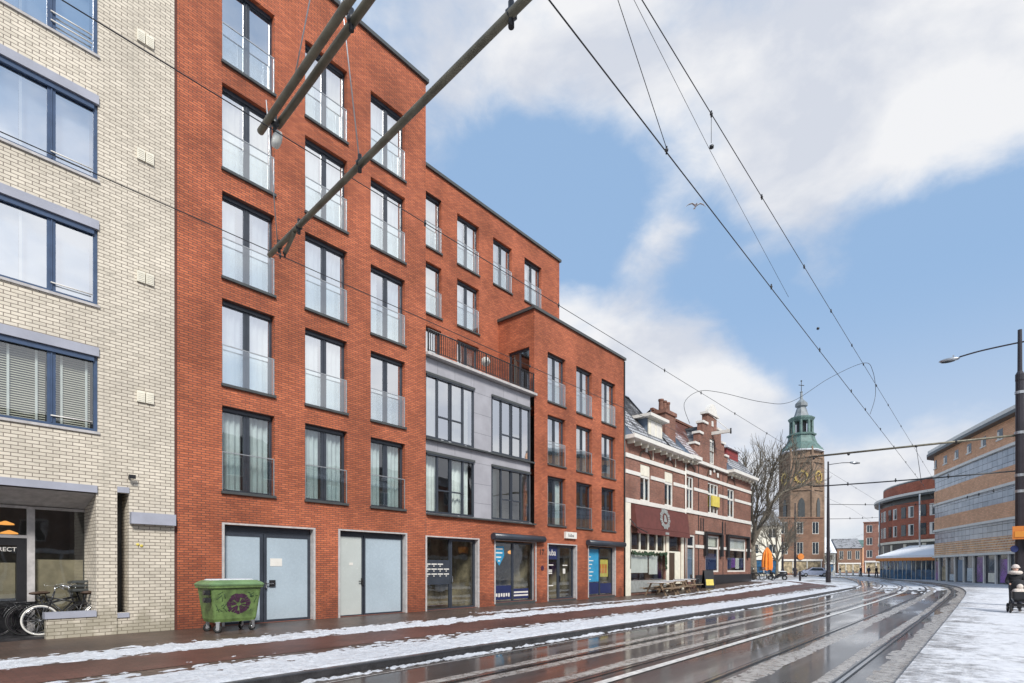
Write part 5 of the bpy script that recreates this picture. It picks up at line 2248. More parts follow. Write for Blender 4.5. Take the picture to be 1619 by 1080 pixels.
wire('tram_wire', 'upper overhead wire over the left tram track, carried by the insulator of the paired tubes', run(5.45, 6.0), .0052, [(x, 5.45, 6.0) for x in (4.6, 7.5, 11.5, 13.56, 16, 19, 23, 28, 35)], .021)
wire('tram_wire', 'lower overhead wire passing the end of the long single tube before the red facade', run(6.88, 5.6), .0052, [(x, 6.88, 5.6) for x in (3.4, 8.5, 17, 26)], .020)
wire('tram_wire', 'thick overhead wire running from the top middle of the photo down to the street', run(2.35, 5.6), .0065, [(x, 2.35, 5.62) for x in (5.0, 8.4, 11.4, 14.5, 16.4, 19, 22, 25.5, 29, 33)], .020)
up = run(2.45, 6.9)
dw = wire('tram_wire', 'carrying wire above the right hand tram track with thin droppers', up, .0055, [(x, 2.45, 6.9) for x in (3.74, 3.98, 6.4, 8.3, 10.7, 12.9, 15.2, 16.8, 19, 21.5, 25, 29, 34)], .020)
q = nb()
tube(q, [(3.80, 2.45, 6.9), (5.0, 2.35, 5.64)], .0035, 5)
tube(q, [(3.98, 2.45, 6.88), (6.5, 2.5, 6.55), (9.5, 2.4, 5.9)], .0025, 5)
tube(q, [(6.4, 2.45, 6.9), (6.45, 2.47, 6.6)], .003, 5)
ball(q, (6.46, 2.47, 6.56), .03, 1)
ball(q, (11.6, 2.42, 6.1), .03, 1)
obj('dropper', q, 'black', dw)


def spline(pts, n=8):
    pts = [Vector(p) for p in pts]
    out = []
    for i in range(len(pts) - 1):
        p0, p1, p2, p3 = pts[max(i - 1, 0)], pts[i], pts[i + 1], pts[min(i + 2, len(pts) - 1)]
        for k in range(n):
            t = k / n
            out.append(.5 * ((2 * p1) + (-p0 + p2) * t + (2 * p0 - 5 * p1 + 4 * p2 - p3) * t * t + (-p0 + 3 * p1 - 3 * p2 + p3) * t ** 3))
    out.append(pts[-1])
    return out


q = nb()
tube(q, spline([(13.45, 5.7, 5.25), (13.35, 5.8, 5.75), (13.5, 5.5, 6.03), (13.9, 5.1, 6.02), (14.6, 4.3, 5.78), (15.3, 3.8, 5.85), (16.1, 3.1, 6.5), (16.8, 2.45, 6.93), (17.2, 2.3, 6.8), (17.3, 2.25, 6.2), (17.0, 2.33, 5.62)], 8), .006, 6)
tag(obj('feeder_cable', q, 'black'), 'thin looping feeder cable sagging across the sky between the two tram lines', 'cable')

# mast on the right with street lamp, long cantilever and amber sign
ms = thing('street_lamp', 'dark lamp mast at the right edge with an amber sign box and long tube', 'street lamp', (32.6, -1.05, g(32.6, -1)))
mz = 0
q = nb()
lathe(q, [(.24, .1), (.24, .9), (.17, 1.0), (.155, 6.0), (.15, 9.75), (.16, 9.8), (.16, 10.05), (.085, 10.2), (.075, 12.0)], 14, (32.6, -1.05, 0), smooth=False)
wobj('pole', q, 'pole', ms)
q = nb()
tube(q, spline([(32.6, -1.35, 11.42), (32.6, -1.05, 11.45), (32.6, .2, 11.42), (32.6, 1.0, 11.33)], 6), .035, 8)
wobj('lamp_arm', q, 'pole', ms)
q = nb()
ball(q, (32.6, 1.36, 11.28), .40, 2, (.42, 1.0, .24))
box(q, 32.55, 32.65, 1.18, 1.24, 11.36, 11.46)
wobj('lamp_head', q, 'metal', ms)
q = nb()
ball(q, (32.6, 1.40, 11.22), .30, 2, (.4, .95, .2))
wobj('lamp_glass', q, 'carglass', ms)
q = nb()
tube(q, [(32.6, -1.0, 7.42), (32.6, 7.25, 7.56)], .05, 8)
wobj('cantilever_tube', q, 'pipe', ms)
for y in (1.1, 2.6, 5.4, 7.0):
    q = nb()
    ball(q, (32.6, y, 7.46), .075, 1)
    if y == 2.6:
        tube(q, [(32.6, 2.6, 7.45), (32.6, 2.4, 5.7)], .012, 5)
    wobj('cantilever_clamp', q, 'black', ms)
for z in (9.2, 7.45, 5.6, 4.9):
    q = nb()
    lathe(q, [(.175, z), (.175, z + .12)], 14, (32.6, -1.05, 0))
    wobj('collar', q, 'metal', ms)
q = nb()
box(q, 32.1, 32.42, -1.75, -.80, 2.86, 3.42)
sb_ = wobj('sign_box', q, 'orange', ms)
q = nb()
box(q, 32.08, 32.097, -1.68, -.87, 2.95, 3.2)
wobj('sign_glow', q, 'amber', sb_)
q = nb()
lathe(q, [(.15, 0), (.15, .02)], 20)
obj('round_sign', q, 'navy', ms, tuple(Vector((32.3, -.86, 2.45)) - wloc(ms)), (R(90), 0, R(-60)))

for nm, lb, x, y, za, arm, lamp in (
        ('street_lamp', 'tall dark lamp post standing on the snowy corner left of the tower gap', 59.8, 11.6, 11.9, (61.5, 9.6), True),
        ('street_lamp', 'dark post in front of the brown shop house at the tower foot', 87.4, 21.2, 11.2, None, False),
        ('street_lamp', 'thin post between the bare tree and the cream corner house', 86.3, 22.6, 6.2, None, False)):
    z0 = g(x, y)
    t = thing(nm, lb, 'street lamp' if lamp else 'post', (x, y, z0))
    q = nb()
    lathe(q, [(.22, -.05), (.22, 1.0), (.16, 1.1), (.13, za * .55), (.07, za - z0)], 12)
    obj('pole', q, 'pole', t)
    if arm:
        q = nb()
        a = Vector((arm[0] - x, arm[1] - y, 0))
        tube(q, [Vector((0, 0, za - z0 - .3)), a * .5 + Vector((0, 0, za - z0 - .12)), a * .85 + Vector((0, 0, za - z0 - .1))], .035, 6)
        obj('lamp_arm', q, 'pole', t)
        q = nb()
        tube(q, [a * .8 + Vector((0, 0, za - z0 - .1)), a * .95 + Vector((0, 0, za - z0 - .12)), a * 1.15 + Vector((0, 0, za - z0 - .14))], [.08, .16, .06], 8)
        obj('lamp_head', q, 'metal', t)
for i, (a, b_, lb) in enumerate((((44.4, -1.4, 7.42), (44.4, 9.6, 7.55), 'horizontal tube behind the first mast, second of the spans over the street'),
                                 ((59.8, 11.6, 7.8), (85.6, 5.2, 9.6), 'span wire from the corner lamp post to the curved ochre office'),
                                 ((59.8, 11.6, 6.4), (113.0, 14.3, 10.5), 'lower span wire from the corner lamp post to the round red building'),
                                 ((44.4, -1.4, 6.6), (74.0, 2.2, 8.9), 'thin slack span wire in front of the second glazed band of the office'))):
    wire('span_wire', lb, [a, b_], (.045, .028, .028, .02)[i], [Vector(a).lerp(Vector(b_), f) for f in (.3, .55, .8)], .07, cat='span wire', sag=.05)
t = thing('tram_mast', 'dark mast hidden behind the first one, holding the second tube', 'mast', (44.4, -1.5, .1))
q = nb()
lathe(q, [(.2, 0), (.15, 1), (.12, 8.3)], 12)
obj('pole', q, 'pole', t)

# ------------------------------------------------------------------ bare trees


def bare_tree(name, label, loc, h, seed, spread=.55, levels=6, r0=.42, group=None, trunk=.28, minr=.010):
    rg_ = random.Random(seed)
    tq, cq = nb(), nb()
    stats = [0]

    def grow(p, d, L, r, lev):
        if stats[0] > 5200:
            return
        stats[0] += 1
        pts, rs = [p], [r]
        m_ = 4 if lev < 3 else 3
        q_ = Vector(p)
        dd = d.normalized()
        for i in range(m_):
            w = Vector((rg_.gauss(0, 1), rg_.gauss(0, 1), rg_.gauss(0, 1))) * (.05 if lev == 0 else .13)
            dd = (dd + w + Vector((0, 0, .05 if lev > 0 else 0))).normalized()
            q_ = q_ + dd * (L / m_)
            pts.append(q_.copy())
            rs.append(max(minr, r * (1 - .42 * (i + 1) / m_)))
        tube(tq if lev == 0 else cq, pts, rs, 10 if lev == 0 else (6 if lev < 3 else 3), cap=lev == 0)
        if lev >= levels:
            return
        nch = [6, 4, 4, 4, 4, 3, 2][lev]
        for k in range(nch):
            f = rg_.uniform(.35, 1.0) if lev else rg_.uniform(.8, 1.0)
            if k == 0:
                f = 1.0
            j = min(len(pts) - 2, int(f * (len(pts) - 1)))
            b_ = pts[j].lerp(pts[j + 1], f * (len(pts) - 1) - j)
            az = rg_.uniform(0, math.tau) if lev else k * math.tau / nch + rg_.uniform(-.3, .3)
            ax = dd.orthogonal().normalized()
            ax.rotate(Quaternion(dd, az))
            sp = (spread if lev else spread * 1.25) * rg_.uniform(.55, 1.25) * (.55 if k == 0 else 1)
            nd = (dd * math.cos(sp) + ax * math.sin(sp)).normalized()
            nl = L * rg_.uniform(.62, .85) if lev else h * .30 * rg_.uniform(.85, 1.1)
            grow(b_, nd, nl, max(minr, r * rg_.uniform(.45, .62) * (1.15 if k == 0 else 1)), lev + 1)
    grow(Vector((0, 0, -.1)), Vector((0, 0, 1)), h * trunk, r0, 0)
    t = thing(name, label, 'tree', loc, 0, group)
    obj('trunk', tq, 'bark', t)
    obj('crown', cq, 'bark', t)
    return t


bare_tree('bare_tree', 'large bare winter tree with a thick dark trunk beside the stepped gable house', (60.3, 18.7, .5), 13.4, 11, .50, 6, .52)
bare_tree('bare_tree', 'smaller bare tree further along with twigs in front of the brown tower', (76.0, 20.6, .5), 9.0, 5, .6, 5, .22)
bare_tree('bare_tree', 'small bare tree far down the street by the cafe terrace', (126, 24.0, .5), 6, 9, .55, 4, .14)

# ------------------------------------------------------------------ green rubbish container
wc = thing('waste_container', 'green four wheeled rubbish container with purple graffiti in front of the frosted door', 'container', (5.90, 14.62, 0), R(1))
wc.scale = (.95, .95, 1)
q = nb()


def loft(q, secs):
    rr_ = [[q.verts.new(p) for p in s_] for s_ in secs]
    for a, b_ in zip(rr_, rr_[1:]):
        n_ = len(a)
        for k in range(n_):
            q.faces.new((a[k], a[(k + 1) % n_], b_[(k + 1) % n_], b_[k]))
    q.faces.new(rr_[0][::-1])
    q.faces.new(rr_[-1])


def rrect(hx, hy, z, r=.06, cy=0.):
    out = []
    for sx, sy, a0 in ((1, 1, 0), (-1, 1, 90), (-1, -1, 180), (1, -1, 270)):
        for k in range(4):
            a = R(a0 + k * 30)
            out.append((sx * (hx - r) + r * math.cos(a), cy + sy * (hy - r) + r * math.sin(a), z))
    return out


loft(q, [rrect(.52, .36, .26), rrect(.55, .39, .34), rrect(.64, .47, 1.08), rrect(.64, .47, 1.10), rrect(.69, .52, 1.11), rrect(.69, .52, 1.16)])
obj('body', q, 'green', wc)
q = nb()
loft(q, [rrect(.70, .53, 1.163), rrect(.71, .54, 1.20), rrect(.68, .50, 1.24, .1), rrect(.60, .40, 1.29, .1), rrect(.4, .25, 1.31, .1)])
ld = obj('lid', q, 'greenlid', wc)
q = nb()
loft(q, [rrect(.55, .36, 1.292, .1, .03), rrect(.5, .3, 1.325, .1, .03)])
obj('lid_snow', q, 'snow', ld)
q = nb()
tube(q, [(-.66, -.2, 1.22), (.66, -.2, 1.27)], .022, 8)
obj('lid_handle', q, 'greenlid', ld)
for sx in (-1, 1):
    for sy in (-1, 1):
        q = nb()
        torus(q, (0, 0, .10), .075, .028, 'Y', 20, 8)
        lathe_ = q
        w_ = obj('wheel', q, 'rubber', wc, (sx * .44, sy * .33, 0), (0, 0, R(25 * sx + 10 * sy)))
        q = nb()
        tube(q, [(0, -.03, .10), (0, .03, .10)], .045, 10)
        obj('hub', q, 'chrome', w_)
        q = nb()
        box(q, -.03, .05, -.045, -.032, .09, .25)
        box(q, -.03, .05, .032, .045, .09, .25)
        box(q, -.05, .07, -.05, .05, .25, .275)
        obj('fork', q, 'metal', w_)
for z in (1.0, .82):
    q = nb()
    box(q, -.76, -.66 + (.02 if z < .9 else 0), -.42, -.22, z - .06, z + .06)
    tube(q, [(-.78, -.32, z), (-.60, -.32, z)], .06, 10)
    obj('lifting_pin', q, 'black', wc)


def onfront(x, z):
    f = (z - .34) / (1.08 - .34)
    return (x, -(.39 + .08 * f) - .004, z)


q = nb()
rg = random.Random(4)
for i in range(22):   # purple spray blob: broken ring with a ragged filling
    a = math.tau * i / 22
    for r0, r1 in ((.16, .245), (.05, .15)):
        if r0 < .1 and i % 4 == 0:
            continue
        a1 = a + math.tau / 22 * rg.uniform(.75, 1.1)
        k0, k1 = r0 * rg.uniform(.9, 1.05), r1 * rg.uniform(.95, 1.12)
        ps = [onfront(.05 + 1.25 * r * math.cos(b), .70 + r * math.sin(b)) for r, b in ((k0, a), (k0, a1), (k1, a1), (k1, a))]
        prism(q, ps, (0, -.003, 0))
obj('graffiti', q, 'purple', wc)
for cx0 in (-.42, .42):
    q = nb()
    for i in range(13):
        z = rg.uniform(.50, .98)
        x = cx0 + rg.uniform(-.10, .10)
        p0, p1 = onfront(x, z), onfront(x + rg.uniform(-.1, .1), z + rg.uniform(-.13, .13))
        tube(q, [p0, p1], .007, 4)
    obj('graffiti', q, 'spray', wc)

# ------------------------------------------------------------------ bicycles


def bicycle(name, label, tyre='rubber', frame='black', crate=False, guard='black', rim='chrome', group='bicycles parked in the porch'):
    t = thing(name, label, 'bicycle', (0, 0, 0), 0, group)
    RW, WB = .345, 1.10
    for x in (0, WB):
        q = nb()
        torus(q, (x, 0, RW), RW - .018, .018, 'Y', 40, 6)
        w_ = obj('wheel', q, tyre, t)
        q = nb()
        torus(q, (x, 0, RW), RW - .045, .011, 'Y', 36, 4)
        obj('rim', q, rim, w_)
        q = nb()
        for k in range(14):
            a = k * math.tau / 14
            tube(q, [(x + .02 * math.cos(a + 1), .02 * (-1) ** k, RW + .02 * math.sin(a + 1)), (x + (RW - .05) * math.cos(a), 0, RW + (RW - .05) * math.sin(a))], .0022, 4, False)
        tube(q, [(x, -.05, RW), (x, .05, RW)], .022, 8)
        obj('spokes', q, 'metal' if rim == 'chrome' else rim, w_)
        q = nb()
        torus(q, (x, 0, RW), RW + .025, .016, 'Y', 18, 4, R(15), R(175) if x else R(165))
        obj('mudguard', q, guard, w_)
    q = nb()
    bb = (.47, 0, .28)
    st, hd = (.30, 0, .80), (.88, 0, .88)
    for a, b_, r_ in ((bb, st, .017), (bb, (.90, 0, .74), .018), (bb, (0, .05, RW), .011), (bb, (0, -.05, RW), .011), (st, (0, .05, RW), .009), (st, (0, -.05, RW), .009),
                      ((.33, 0, .70), (.885, 0, .85), .016), ((.84, 0, 1.0), (.93, 0, .68), .019), ((.93, 0, .68), (WB, .05, RW), .012), ((.93, 0, .68), (WB, -.05, RW), .012), (st, (.27, 0, .92), .013)):
        tube(q, [a, b_], r_, 8)
    obj('frame', q, frame, t)
    q = nb()
    lathe(q, [(.0, .0), (.10, .0), (.10, .02), (.0, .02)], 18)
    for v in q.verts:
        v.co = Vector((bb[0] + v.co.x, .05 + v.co.z, bb[2] + v.co.y))
    tube(q, [(.47, -.07, .28), (.58, -.09, .17), (.58, -.17, .17)], .010, 6)
    tube(q, [(.47, .07, .28), (.36, .09, .39), (.36, .17, .39)], .010, 6)
    obj('crank', q, 'metal', t)
    q = nb()
    ball(q, (.22, 0, .955), .1, 2, (1.45, .85, .4))
    obj('saddle', q, 'brownwood', t)
    q = nb()
    tube(q, spline([(.62, .30, 1.06), (.74, .28, 1.12), (.84, .12, 1.13), (.83, 0, 1.10), (.84, -.12, 1.13), (.74, -.28, 1.12), (.62, -.30, 1.06)], 4), .012, 8)
    tube(q, [(.84, 0, .98), (.83, 0, 1.12)], .014, 8)
    obj('handlebar', q, 'chrome', t)
    q = nb()
    for y in (-.07, 0, .07):
        tube(q, [(-.28, y, .75), (.22, y, .75)], .008, 5)
    for x in (-.25, 0, .2):
        tube(q, [(x, -.07, .75), (x, .07, .75)], .008, 5)
    tube(q, [(-.2, .07, .75), (0, .06, RW)], .007, 5)
    tube(q, [(-.2, -.07, .75), (0, -.06, RW)], .007, 5)
    obj('rack', q, 'black', t)
    if crate:
        q = nb()
        for z in (.98, 1.08, 1.18):
            for y in (-.17, .17):
                box(q, .86, 1.26, y - .006, y + .006, z, z + .05)
            for x in (.86, 1.26):
                box(q, x - .006, x + .006, -.17, .17, z, z + .05)
        box(q, .86, 1.26, -.17, .17, .965, .975)
        obj('crate', q, 'coping', t)
    return t


b1 = bicycle('bicycle', 'black bicycle with pale white tyres standing nearest the low wall in the porch', 'white', 'black', group='bicycles parked in the porch')
b1.location = (3.55, 16.25, .06)
b1.rotation_euler = (R(6), 0, R(176))
b2 = bicycle('bicycle', 'dark bicycle with a front crate and brown saddle behind the pale tyred one', 'rubber', 'black', True, rim='pole')
b2.location = (2.22, 16.55, .06)
b2.rotation_euler = (R(-5), 0, R(6))
b3 = copy_tree(b2)
b3['label'] = 'dark bicycle leftmost in the porch, half in shadow before the door'
b3.location = (1.75, 16.75, .06)
b3.rotation_euler = (R(-6), 0, R(184))
b4 = copy_tree(b2)
b4['label'] = 'dark bicycle farthest inside the porch against the shop pane'
b4.location = (2.35, 16.83, .06)
b4.rotation_euler = (R(-3), 0, R(-4))
for i, (x, y, rz, lb) in enumerate(((52.2, 15.9, 95, 'parked bicycle with snow on it nearest the gable house corner'), (53.6, 15.7, 120, 'parked bicycle standing below the orange parasol'),
                                    (54.3, 15.1, 75, 'parked bicycle between the parasol and the scooter'), (88.2, 20.6, 70, 'parked bicycle at the foot of the dark post before the shop house'), (52.2, 16.3, 110, 'parked bicycle leaning at the plinth of the gable house'))):
    c = copy_tree(b2)
    c['label'] = lb
    c['group'] = 'bicycles parked by the bare tree'
    c.location = (x, y, g(x, y))
    c.rotation_euler = (R(4 if i % 2 else -5), 0, R(rz))

# ------------------------------------------------------------------ picnic tables, bin, board, parasol


def picnic(loc, rz, label):
    t = thing('picnic_table', label, 'picnic table', loc, rz, 'wooden picnic tables in front of the maroon awning')
    q = nb()
    for k in range(4):
        box(q, -.98, .98, -.38 + k * .19, -.20 + k * .19, .72, .76)
    tp = obj('table_top', q, 'plank', t)
    q = nb()
    box(q, -.96, .96, -.37, .36, .762, .785)
    obj('top_snow', q, 'snow', tp)
    for sy in (-1, 1):
        q = nb()
        box(q, -.98, .98, sy * .72 - .13, sy * .72 + .13, .42, .46)
        s_ = obj('seat', q, 'plank', t)
    for sx in (-1, 1):
        q = nb()
        x = sx * .68
        for sy in (-1, 1):
            prism(q, [(x - .02, sy * .70, 0), (x - .02, sy * .60, 0), (x - .02, sy * .22, .72), (x - .02, sy * .32, .72)], (.045, 0, 0))
        box(q, x + .026, x + .065, -.80, .80, .35, .42)
        obj('leg_frame', q, 'plank', t)
    return t


for x, y, rz, lb in ((30.1, 14.5, 0, 'picnic table nearest the orange red building with snow on its top'), (32.3, 14.75, 0, 'middle picnic table below the maroon awning'), (34.6, 15.0, 0, 'picnic table at the far end beside the black terrace chair')):
    picnic((x, y, g(x, y)), rz, lb)
t = thing('terrace_chair', 'black stacked terrace chair at the end of the picnic tables', 'chair', (36.6, 15.05, g(36.6, 15)), R(15))
q = nb()
box(q, -.4, .4, -.28, .28, .42, .47)
obj('seat', q, 'black', t)
q = nb()
prism(q, [(-.4, .26, .5), (.4, .26, .5), (.4, .34, 1.0), (-.4, .34, 1.0)], (0, .03, 0))
obj('backrest', q, 'black', t)
for sx in (-1, 1):
    q = nb()
    tube(q, [(sx * .4, -.26, .7), (sx * .4, .3, .72)], .03, 6)
    obj('armrest', q, 'black', t)
    for sy in (-1, 1):
        q = nb()
        tube(q, [(sx * .38, sy * .25, .7 if sy < 0 else .45), (sx * .42, sy * .3, 0)], .022, 6)
        obj('leg', q, 'black', t)
t = thing('menu_board', 'black folding menu board with a yellow lower half near the plinth', 'sign board', (38.3, 14.9, g(38.3, 14.9)), R(-40))
for sx in (-1, 1):
    q = nb()
    prism(q, [(-.35, sx * .30, 0), (.35, sx * .30, 0), (.35, sx * .06, 1.25), (-.35, sx * .06, 1.25)], (0, sx * .03, 0))
    b_ = obj('board', q, 'black', t)
    q = nb()
    y = sx * .305

    def fb(x, z):
        return (x, sx * (.333 - z * .192), z)
    prism(q, [fb(-.28, .2), fb(.28, .2), fb(.28, .62), fb(-.28, .62)], (0, sx * .008, 0))
    obj('print', q, 'yellow', b_)
t = thing('parasol', 'closed orange parasol standing by the tree trunk', 'parasol', (58.3, 16.7, g(58, 16.7)))
t.scale = (.72, .72, 1.0)
q = nb()
lathe(q, [(.05, .0), (.05, 3.5)], 8)
obj('pole', q, 'metal', t)
q = nb()
n = 20
secs = []
for z, r in ((.9, .55), (1.2, .62), (2.0, .60), (2.6, .50), (3.0, .25), (3.2, .06)):
    secs.append([(r * (1 + .16 * (-1) ** k) * math.cos(math.tau * k / n), r * (1 + .16 * (-1) ** k) * math.sin(math.tau * k / n), z - g(58, 16.7) * 0) for k in range(n)])
loft(q, secs)
obj('canopy', q, 'parasol', t)
q = nb()
lathe(q, [(.4, 0), (.4, .08), (.08, .12)], 12)
obj('base', q, 'greystone', t)
t = thing('motor_scooter', 'dark parked scooter with a red tail light and a snowy cover', 'scooter', (55.6, 15.0, g(55.6, 15) - .02), R(112))
for x in (-.6, .62):
    q = nb()
    torus(q, (x, 0, .24), .18, .065, 'Y', 20, 8)
    w_ = obj('wheel', q, 'rubber', t)
    q = nb()
    tube(q, [(x, -.05, .24), (x, .05, .24)], .12, 10)
    obj('rim', q, 'metal', w_)
q = nb()
tube(q, spline([(-.85, 0, .62), (-.5, 0, .58), (-.1, 0, .45), (.15, 0, .26), (.4, 0, .32), (.58, 0, .75), (.52, 0, .95)], 4), [.06, .12, .17, .2, .2, .2, .19, .18, .16, .14, .13, .12, .12, .12, .12, .12, .12, .13, .14, .14, .13, .12, .1, .09, .08], 10)
obj('body', q, 'black', t)
q = nb()
ball(q, (-.42, 0, .76), .2, 2, (2.0, .8, .4))
obj('seat', q, 'rubber', t)
q = nb()
ball(q, (-.42, 0, .83), .2, 2, (1.8, .7, .3))
obj('seat_snow', q, 'snow', t)
q = nb()
ball(q, (-.9, 0, .62), .07, 1, (.6, 1.4, .8))
obj('tail_light', q, 'lampred', t)
q = nb()
tube(q, [(.5, -.32, 1.05), (.52, 0, 1.0), (.5, .32, 1.05)], .02, 6)
obj('handlebar', q, 'chrome', t)
bo = None
for i in range(5):
    x, y = 108.3 + .75 * i, 20.2 - .85 * i
    if bo is None:
        q = nb()
        lathe(q, [(.16, 0), (.15, .8), (.17, .85), (.12, 1.0), (0, 1.03)], 10)
        bo = obj('bollard', q, 'offwhite')
        o = bo
    else:
        o = bo.copy()
        COL.objects.link(o)
    o.location = (x, y, g(x, y) - .17)
    tag(o, 'pale bollard in the row far down the snowy street, ' + ('first from the lamp post', 'second from the lamp post', 'third and middle one', 'fourth from the lamp post', 'last one before the terrace')[i], 'bollard', 'bollards across the far street')
# small dark bollard on the corner
q = nb()
lathe(q, [(.1, -.1), (.1, .8), (.06, .9), (0, .92)], 10)
o = tag(obj('bollard', q, 'pole', None, (57.0, 13.4, g(57, 13.4))), 'single dark post on the snowy corner beside the scooter', 'bollard')


def car(name, label, loc, rz, paint):
    t = thing(name, label, 'car', loc, rz)
    q = nb()
    prof = [(-2.0, .35), (-2.05, .62), (-1.9, .86), (-1.55, .93), (-1.15, 1.40), (.35, 1.44), (1.05, .98), (1.75, .86), (2.02, .62), (2.0, .35), (1.65, .30), (-1.65, .30)]
    prism(q, [(x, -.82, z) for x, z in prof], (0, 1.64, 0))
    bmesh.ops.bevel(q, geom=[e for e in q.edges if abs(e.verts[0].co.y - e.verts[1].co.y) < .01 and e.verts[0].co.z > .5], offset=.09, segments=2, affect='EDGES')
    obj('body', q, paint, t)
    for sy in (-1, 1):
        q = nb()
        prism(q, [(-1.25, sy * .822, .95), (-1.0, sy * .822, 1.32), (.3, sy * .822, 1.36), (.85, sy * .822, .98)], (0, sy * .008, 0))
        obj('side_window', q, 'carglass', t)
    q = nb()
    prism(q, [(.42, -.7, 1.42), (.42, .7, 1.42), (1.02, .74, 1.02), (1.02, -.74, 1.02)], (.02, 0, .015))
    obj('windscreen', q, 'carglass', t)
    q = nb()
    prism(q, [(-1.2, -.7, 1.38), (-1.2, .7, 1.38), (-1.54, .74, .97), (-1.54, -.74, .97)], (-.02, 0, .015))
    obj('rear_window', q, 'carglass', t)
    for x in (-1.3, 1.3):
        for sy in (-1, 1):
            q = nb()
            torus(q, (x, sy * .76, .31), .21, .10, 'Y', 22, 8)
            w_ = obj('wheel', q, 'rubber', t)
            q = nb()
            tube(q, [(x, sy * .74, .31), (x, sy * .84, .31)], .17, 12)
            obj('rim', q, 'metal', w_)
    for sy in (-1, 1):
        q = nb()
        ball(q, (1.93, sy * .6, .70), .12, 1, (.6, 1.3, .7))
        obj('headlight', q, 'white', t)
        q = nb()
        ball(q, (-1.96, sy * .62, .74), .1, 1, (.5, 1.2, 1.2))
        obj('tail_light', q, 'lampred', t)
    return t


car('parked_car', 'pale blue parked car in front of the brown shop house below the tower', (94.8, 20.4, g(95, 20) - .15), R(118), 'carblue')

# ------------------------------------------------------------------ gull
t = thing('seagull', 'grey and white gull gliding beside the thick tram wire', 'bird', (24.4, 10.05, 18.1), R(-49))
t.scale = (.52, .52, .52)
q = nb()
tube(q, [(0, .30, .0), (0, .22, .0), (0, .08, .0), (0, -.12, .02), (0, -.24, .03), (0, -.30, .04), (0, -.36, .03)], [.03, .03, .085, .09, .055, .045, .01], 10)
obj('body', q, 'gull', t)
for sx in (-1, 1):
    q = nb()
    pts_ = [(.05, -.10, .03), (.35, -.16, .17), (.62, -.08, .13), (.92, .08, -.05), (.60, .03, .10), (.35, .0, .14), (.05, .12, .02)]
    up_ = [q.verts.new((sx * x, y, z + .012)) for x, y, z in pts_]
    dn_ = [q.verts.new((sx * x, y, z - .012)) for x, y, z in pts_]
    for i in ((0, 1, 5, 6), (1, 2, 4, 5)):
        q.faces.new([up_[k] for k in i])
        q.faces.new([dn_[k] for k in i][::-1])
    q.faces.new([up_[k] for k in (2, 3, 4)])
    q.faces.new([dn_[k] for k in (2, 3, 4)][::-1])
    for i in range(7):
        q.faces.new((up_[i], dn_[i], dn_[(i + 1) % 7], up_[(i + 1) % 7]))
    obj('wing', q, 'gull', t)
q = nb()
prism(q, [(-.05, .26, .0), (.05, .26, .0), (.10, .46, .0), (-.10, .46, .0)], (0, 0, .015))
obj('tail', q, 'white', t)

# ------------------------------------------------------------------ people


def skin_body(name, verts, edges, mat, parent, sub=2):
    """verts: list of (x,y,z,r); first one is the pelvis and the root of the skin"""
    me = bpy.data.meshes.new(name)
    me.from_pydata([v[:3] for v in verts], edges, [])
    o = bpy.data.objects.new(name, me)
    COL.objects.link(o)
    md = o.modifiers.new('skin', 'SKIN')
    md.use_smooth_shade = True
    for i, v in enumerate(verts):
        sv = me.skin_vertices[0].data[i]
        rx = v[3]
        ry = v[4] if len(v) > 4 else rx
        sv.radius = (rx, ry)
        sv.use_root = i == 0
    o.modifiers.new('sub', 'SUBSURF').levels = sub
    dg = bpy.context.evaluated_depsgraph_get()
    m2 = bpy.data.meshes.new_from_object(o.evaluated_get(dg))
    bpy.data.objects.remove(o)
    m2.name = name
    m2.materials.clear()
    return link(name, m2, mat, parent)


def hand(verts, edges, wrist, d, side):
    """palm and five bent fingers from vertex index `wrist` along direction d"""
    w = Vector(verts[wrist][:3])
    d = Vector(d).normalized()
    s_ = d.cross(Vector((0, 0, 1))).normalized() * side
    dn = Vector((0, 0, -1))
    verts.append((*(w + d * .05), .026))
    pi_ = len(verts) - 1
    edges.append((wrist, pi_))
    for k, L in enumerate((.068, .078, .072, .056)):
        b0 = w + d * .085 + s_ * (.028 - .019 * k)
        verts.append((*b0, .0095))
        i0 = len(verts) - 1
        edges.append((pi_, i0))
        verts.append((*(b0 + d * L * .5 + dn * .012), .0088))
        verts.append((*(b0 + d * L * .62 + dn * L * .55), .0080))
        edges += [(i0, i0 + 1), (i0 + 1, i0 + 2)]
    b0 = w + d * .03 + s_ * .036
    verts.append((*b0, .012))
    i0 = len(verts) - 1
    edges.append((pi_, i0))
    verts.append((*(b0 + d * .045 + s_ * .012 + dn * .02), .010))
    edges.append((i0, i0 + 1))


def head_mesh(c, yaw=0., mat='skin', parent=None, name='head'):
    q = nb()
    ball(q, (0, 0, 0), .1, 3, (.80, .98, 1.18))
    for v in q.verts:   # jaw, brow, cheeks: face looks towards -Y
        x, y, z = v.co
        if z < -.02:
            k = (-z - .02) / .1
            v.co.x *= 1 - .32 * k
            if y < 0:
                v.co.y -= .012 * k
        if y < -.07 and .012 < z < .03:
            v.co.y += .006
    ball(q, (0, -.104, -.012), .016, 1, (.8, 1.1, 1.5))       # nose
    for sx in (-1, 1):
        ball(q, (sx * .079, .005, -.005), .026, 1, (.35, .7, 1.1))  # ears
    bmesh.ops.rotate(q, verts=q.verts, cent=(0, 0, 0), matrix=Matrix.Rotation(yaw, 3, 'Z'))
    bmesh.ops.translate(q, verts=q.verts, vec=c)
    return q


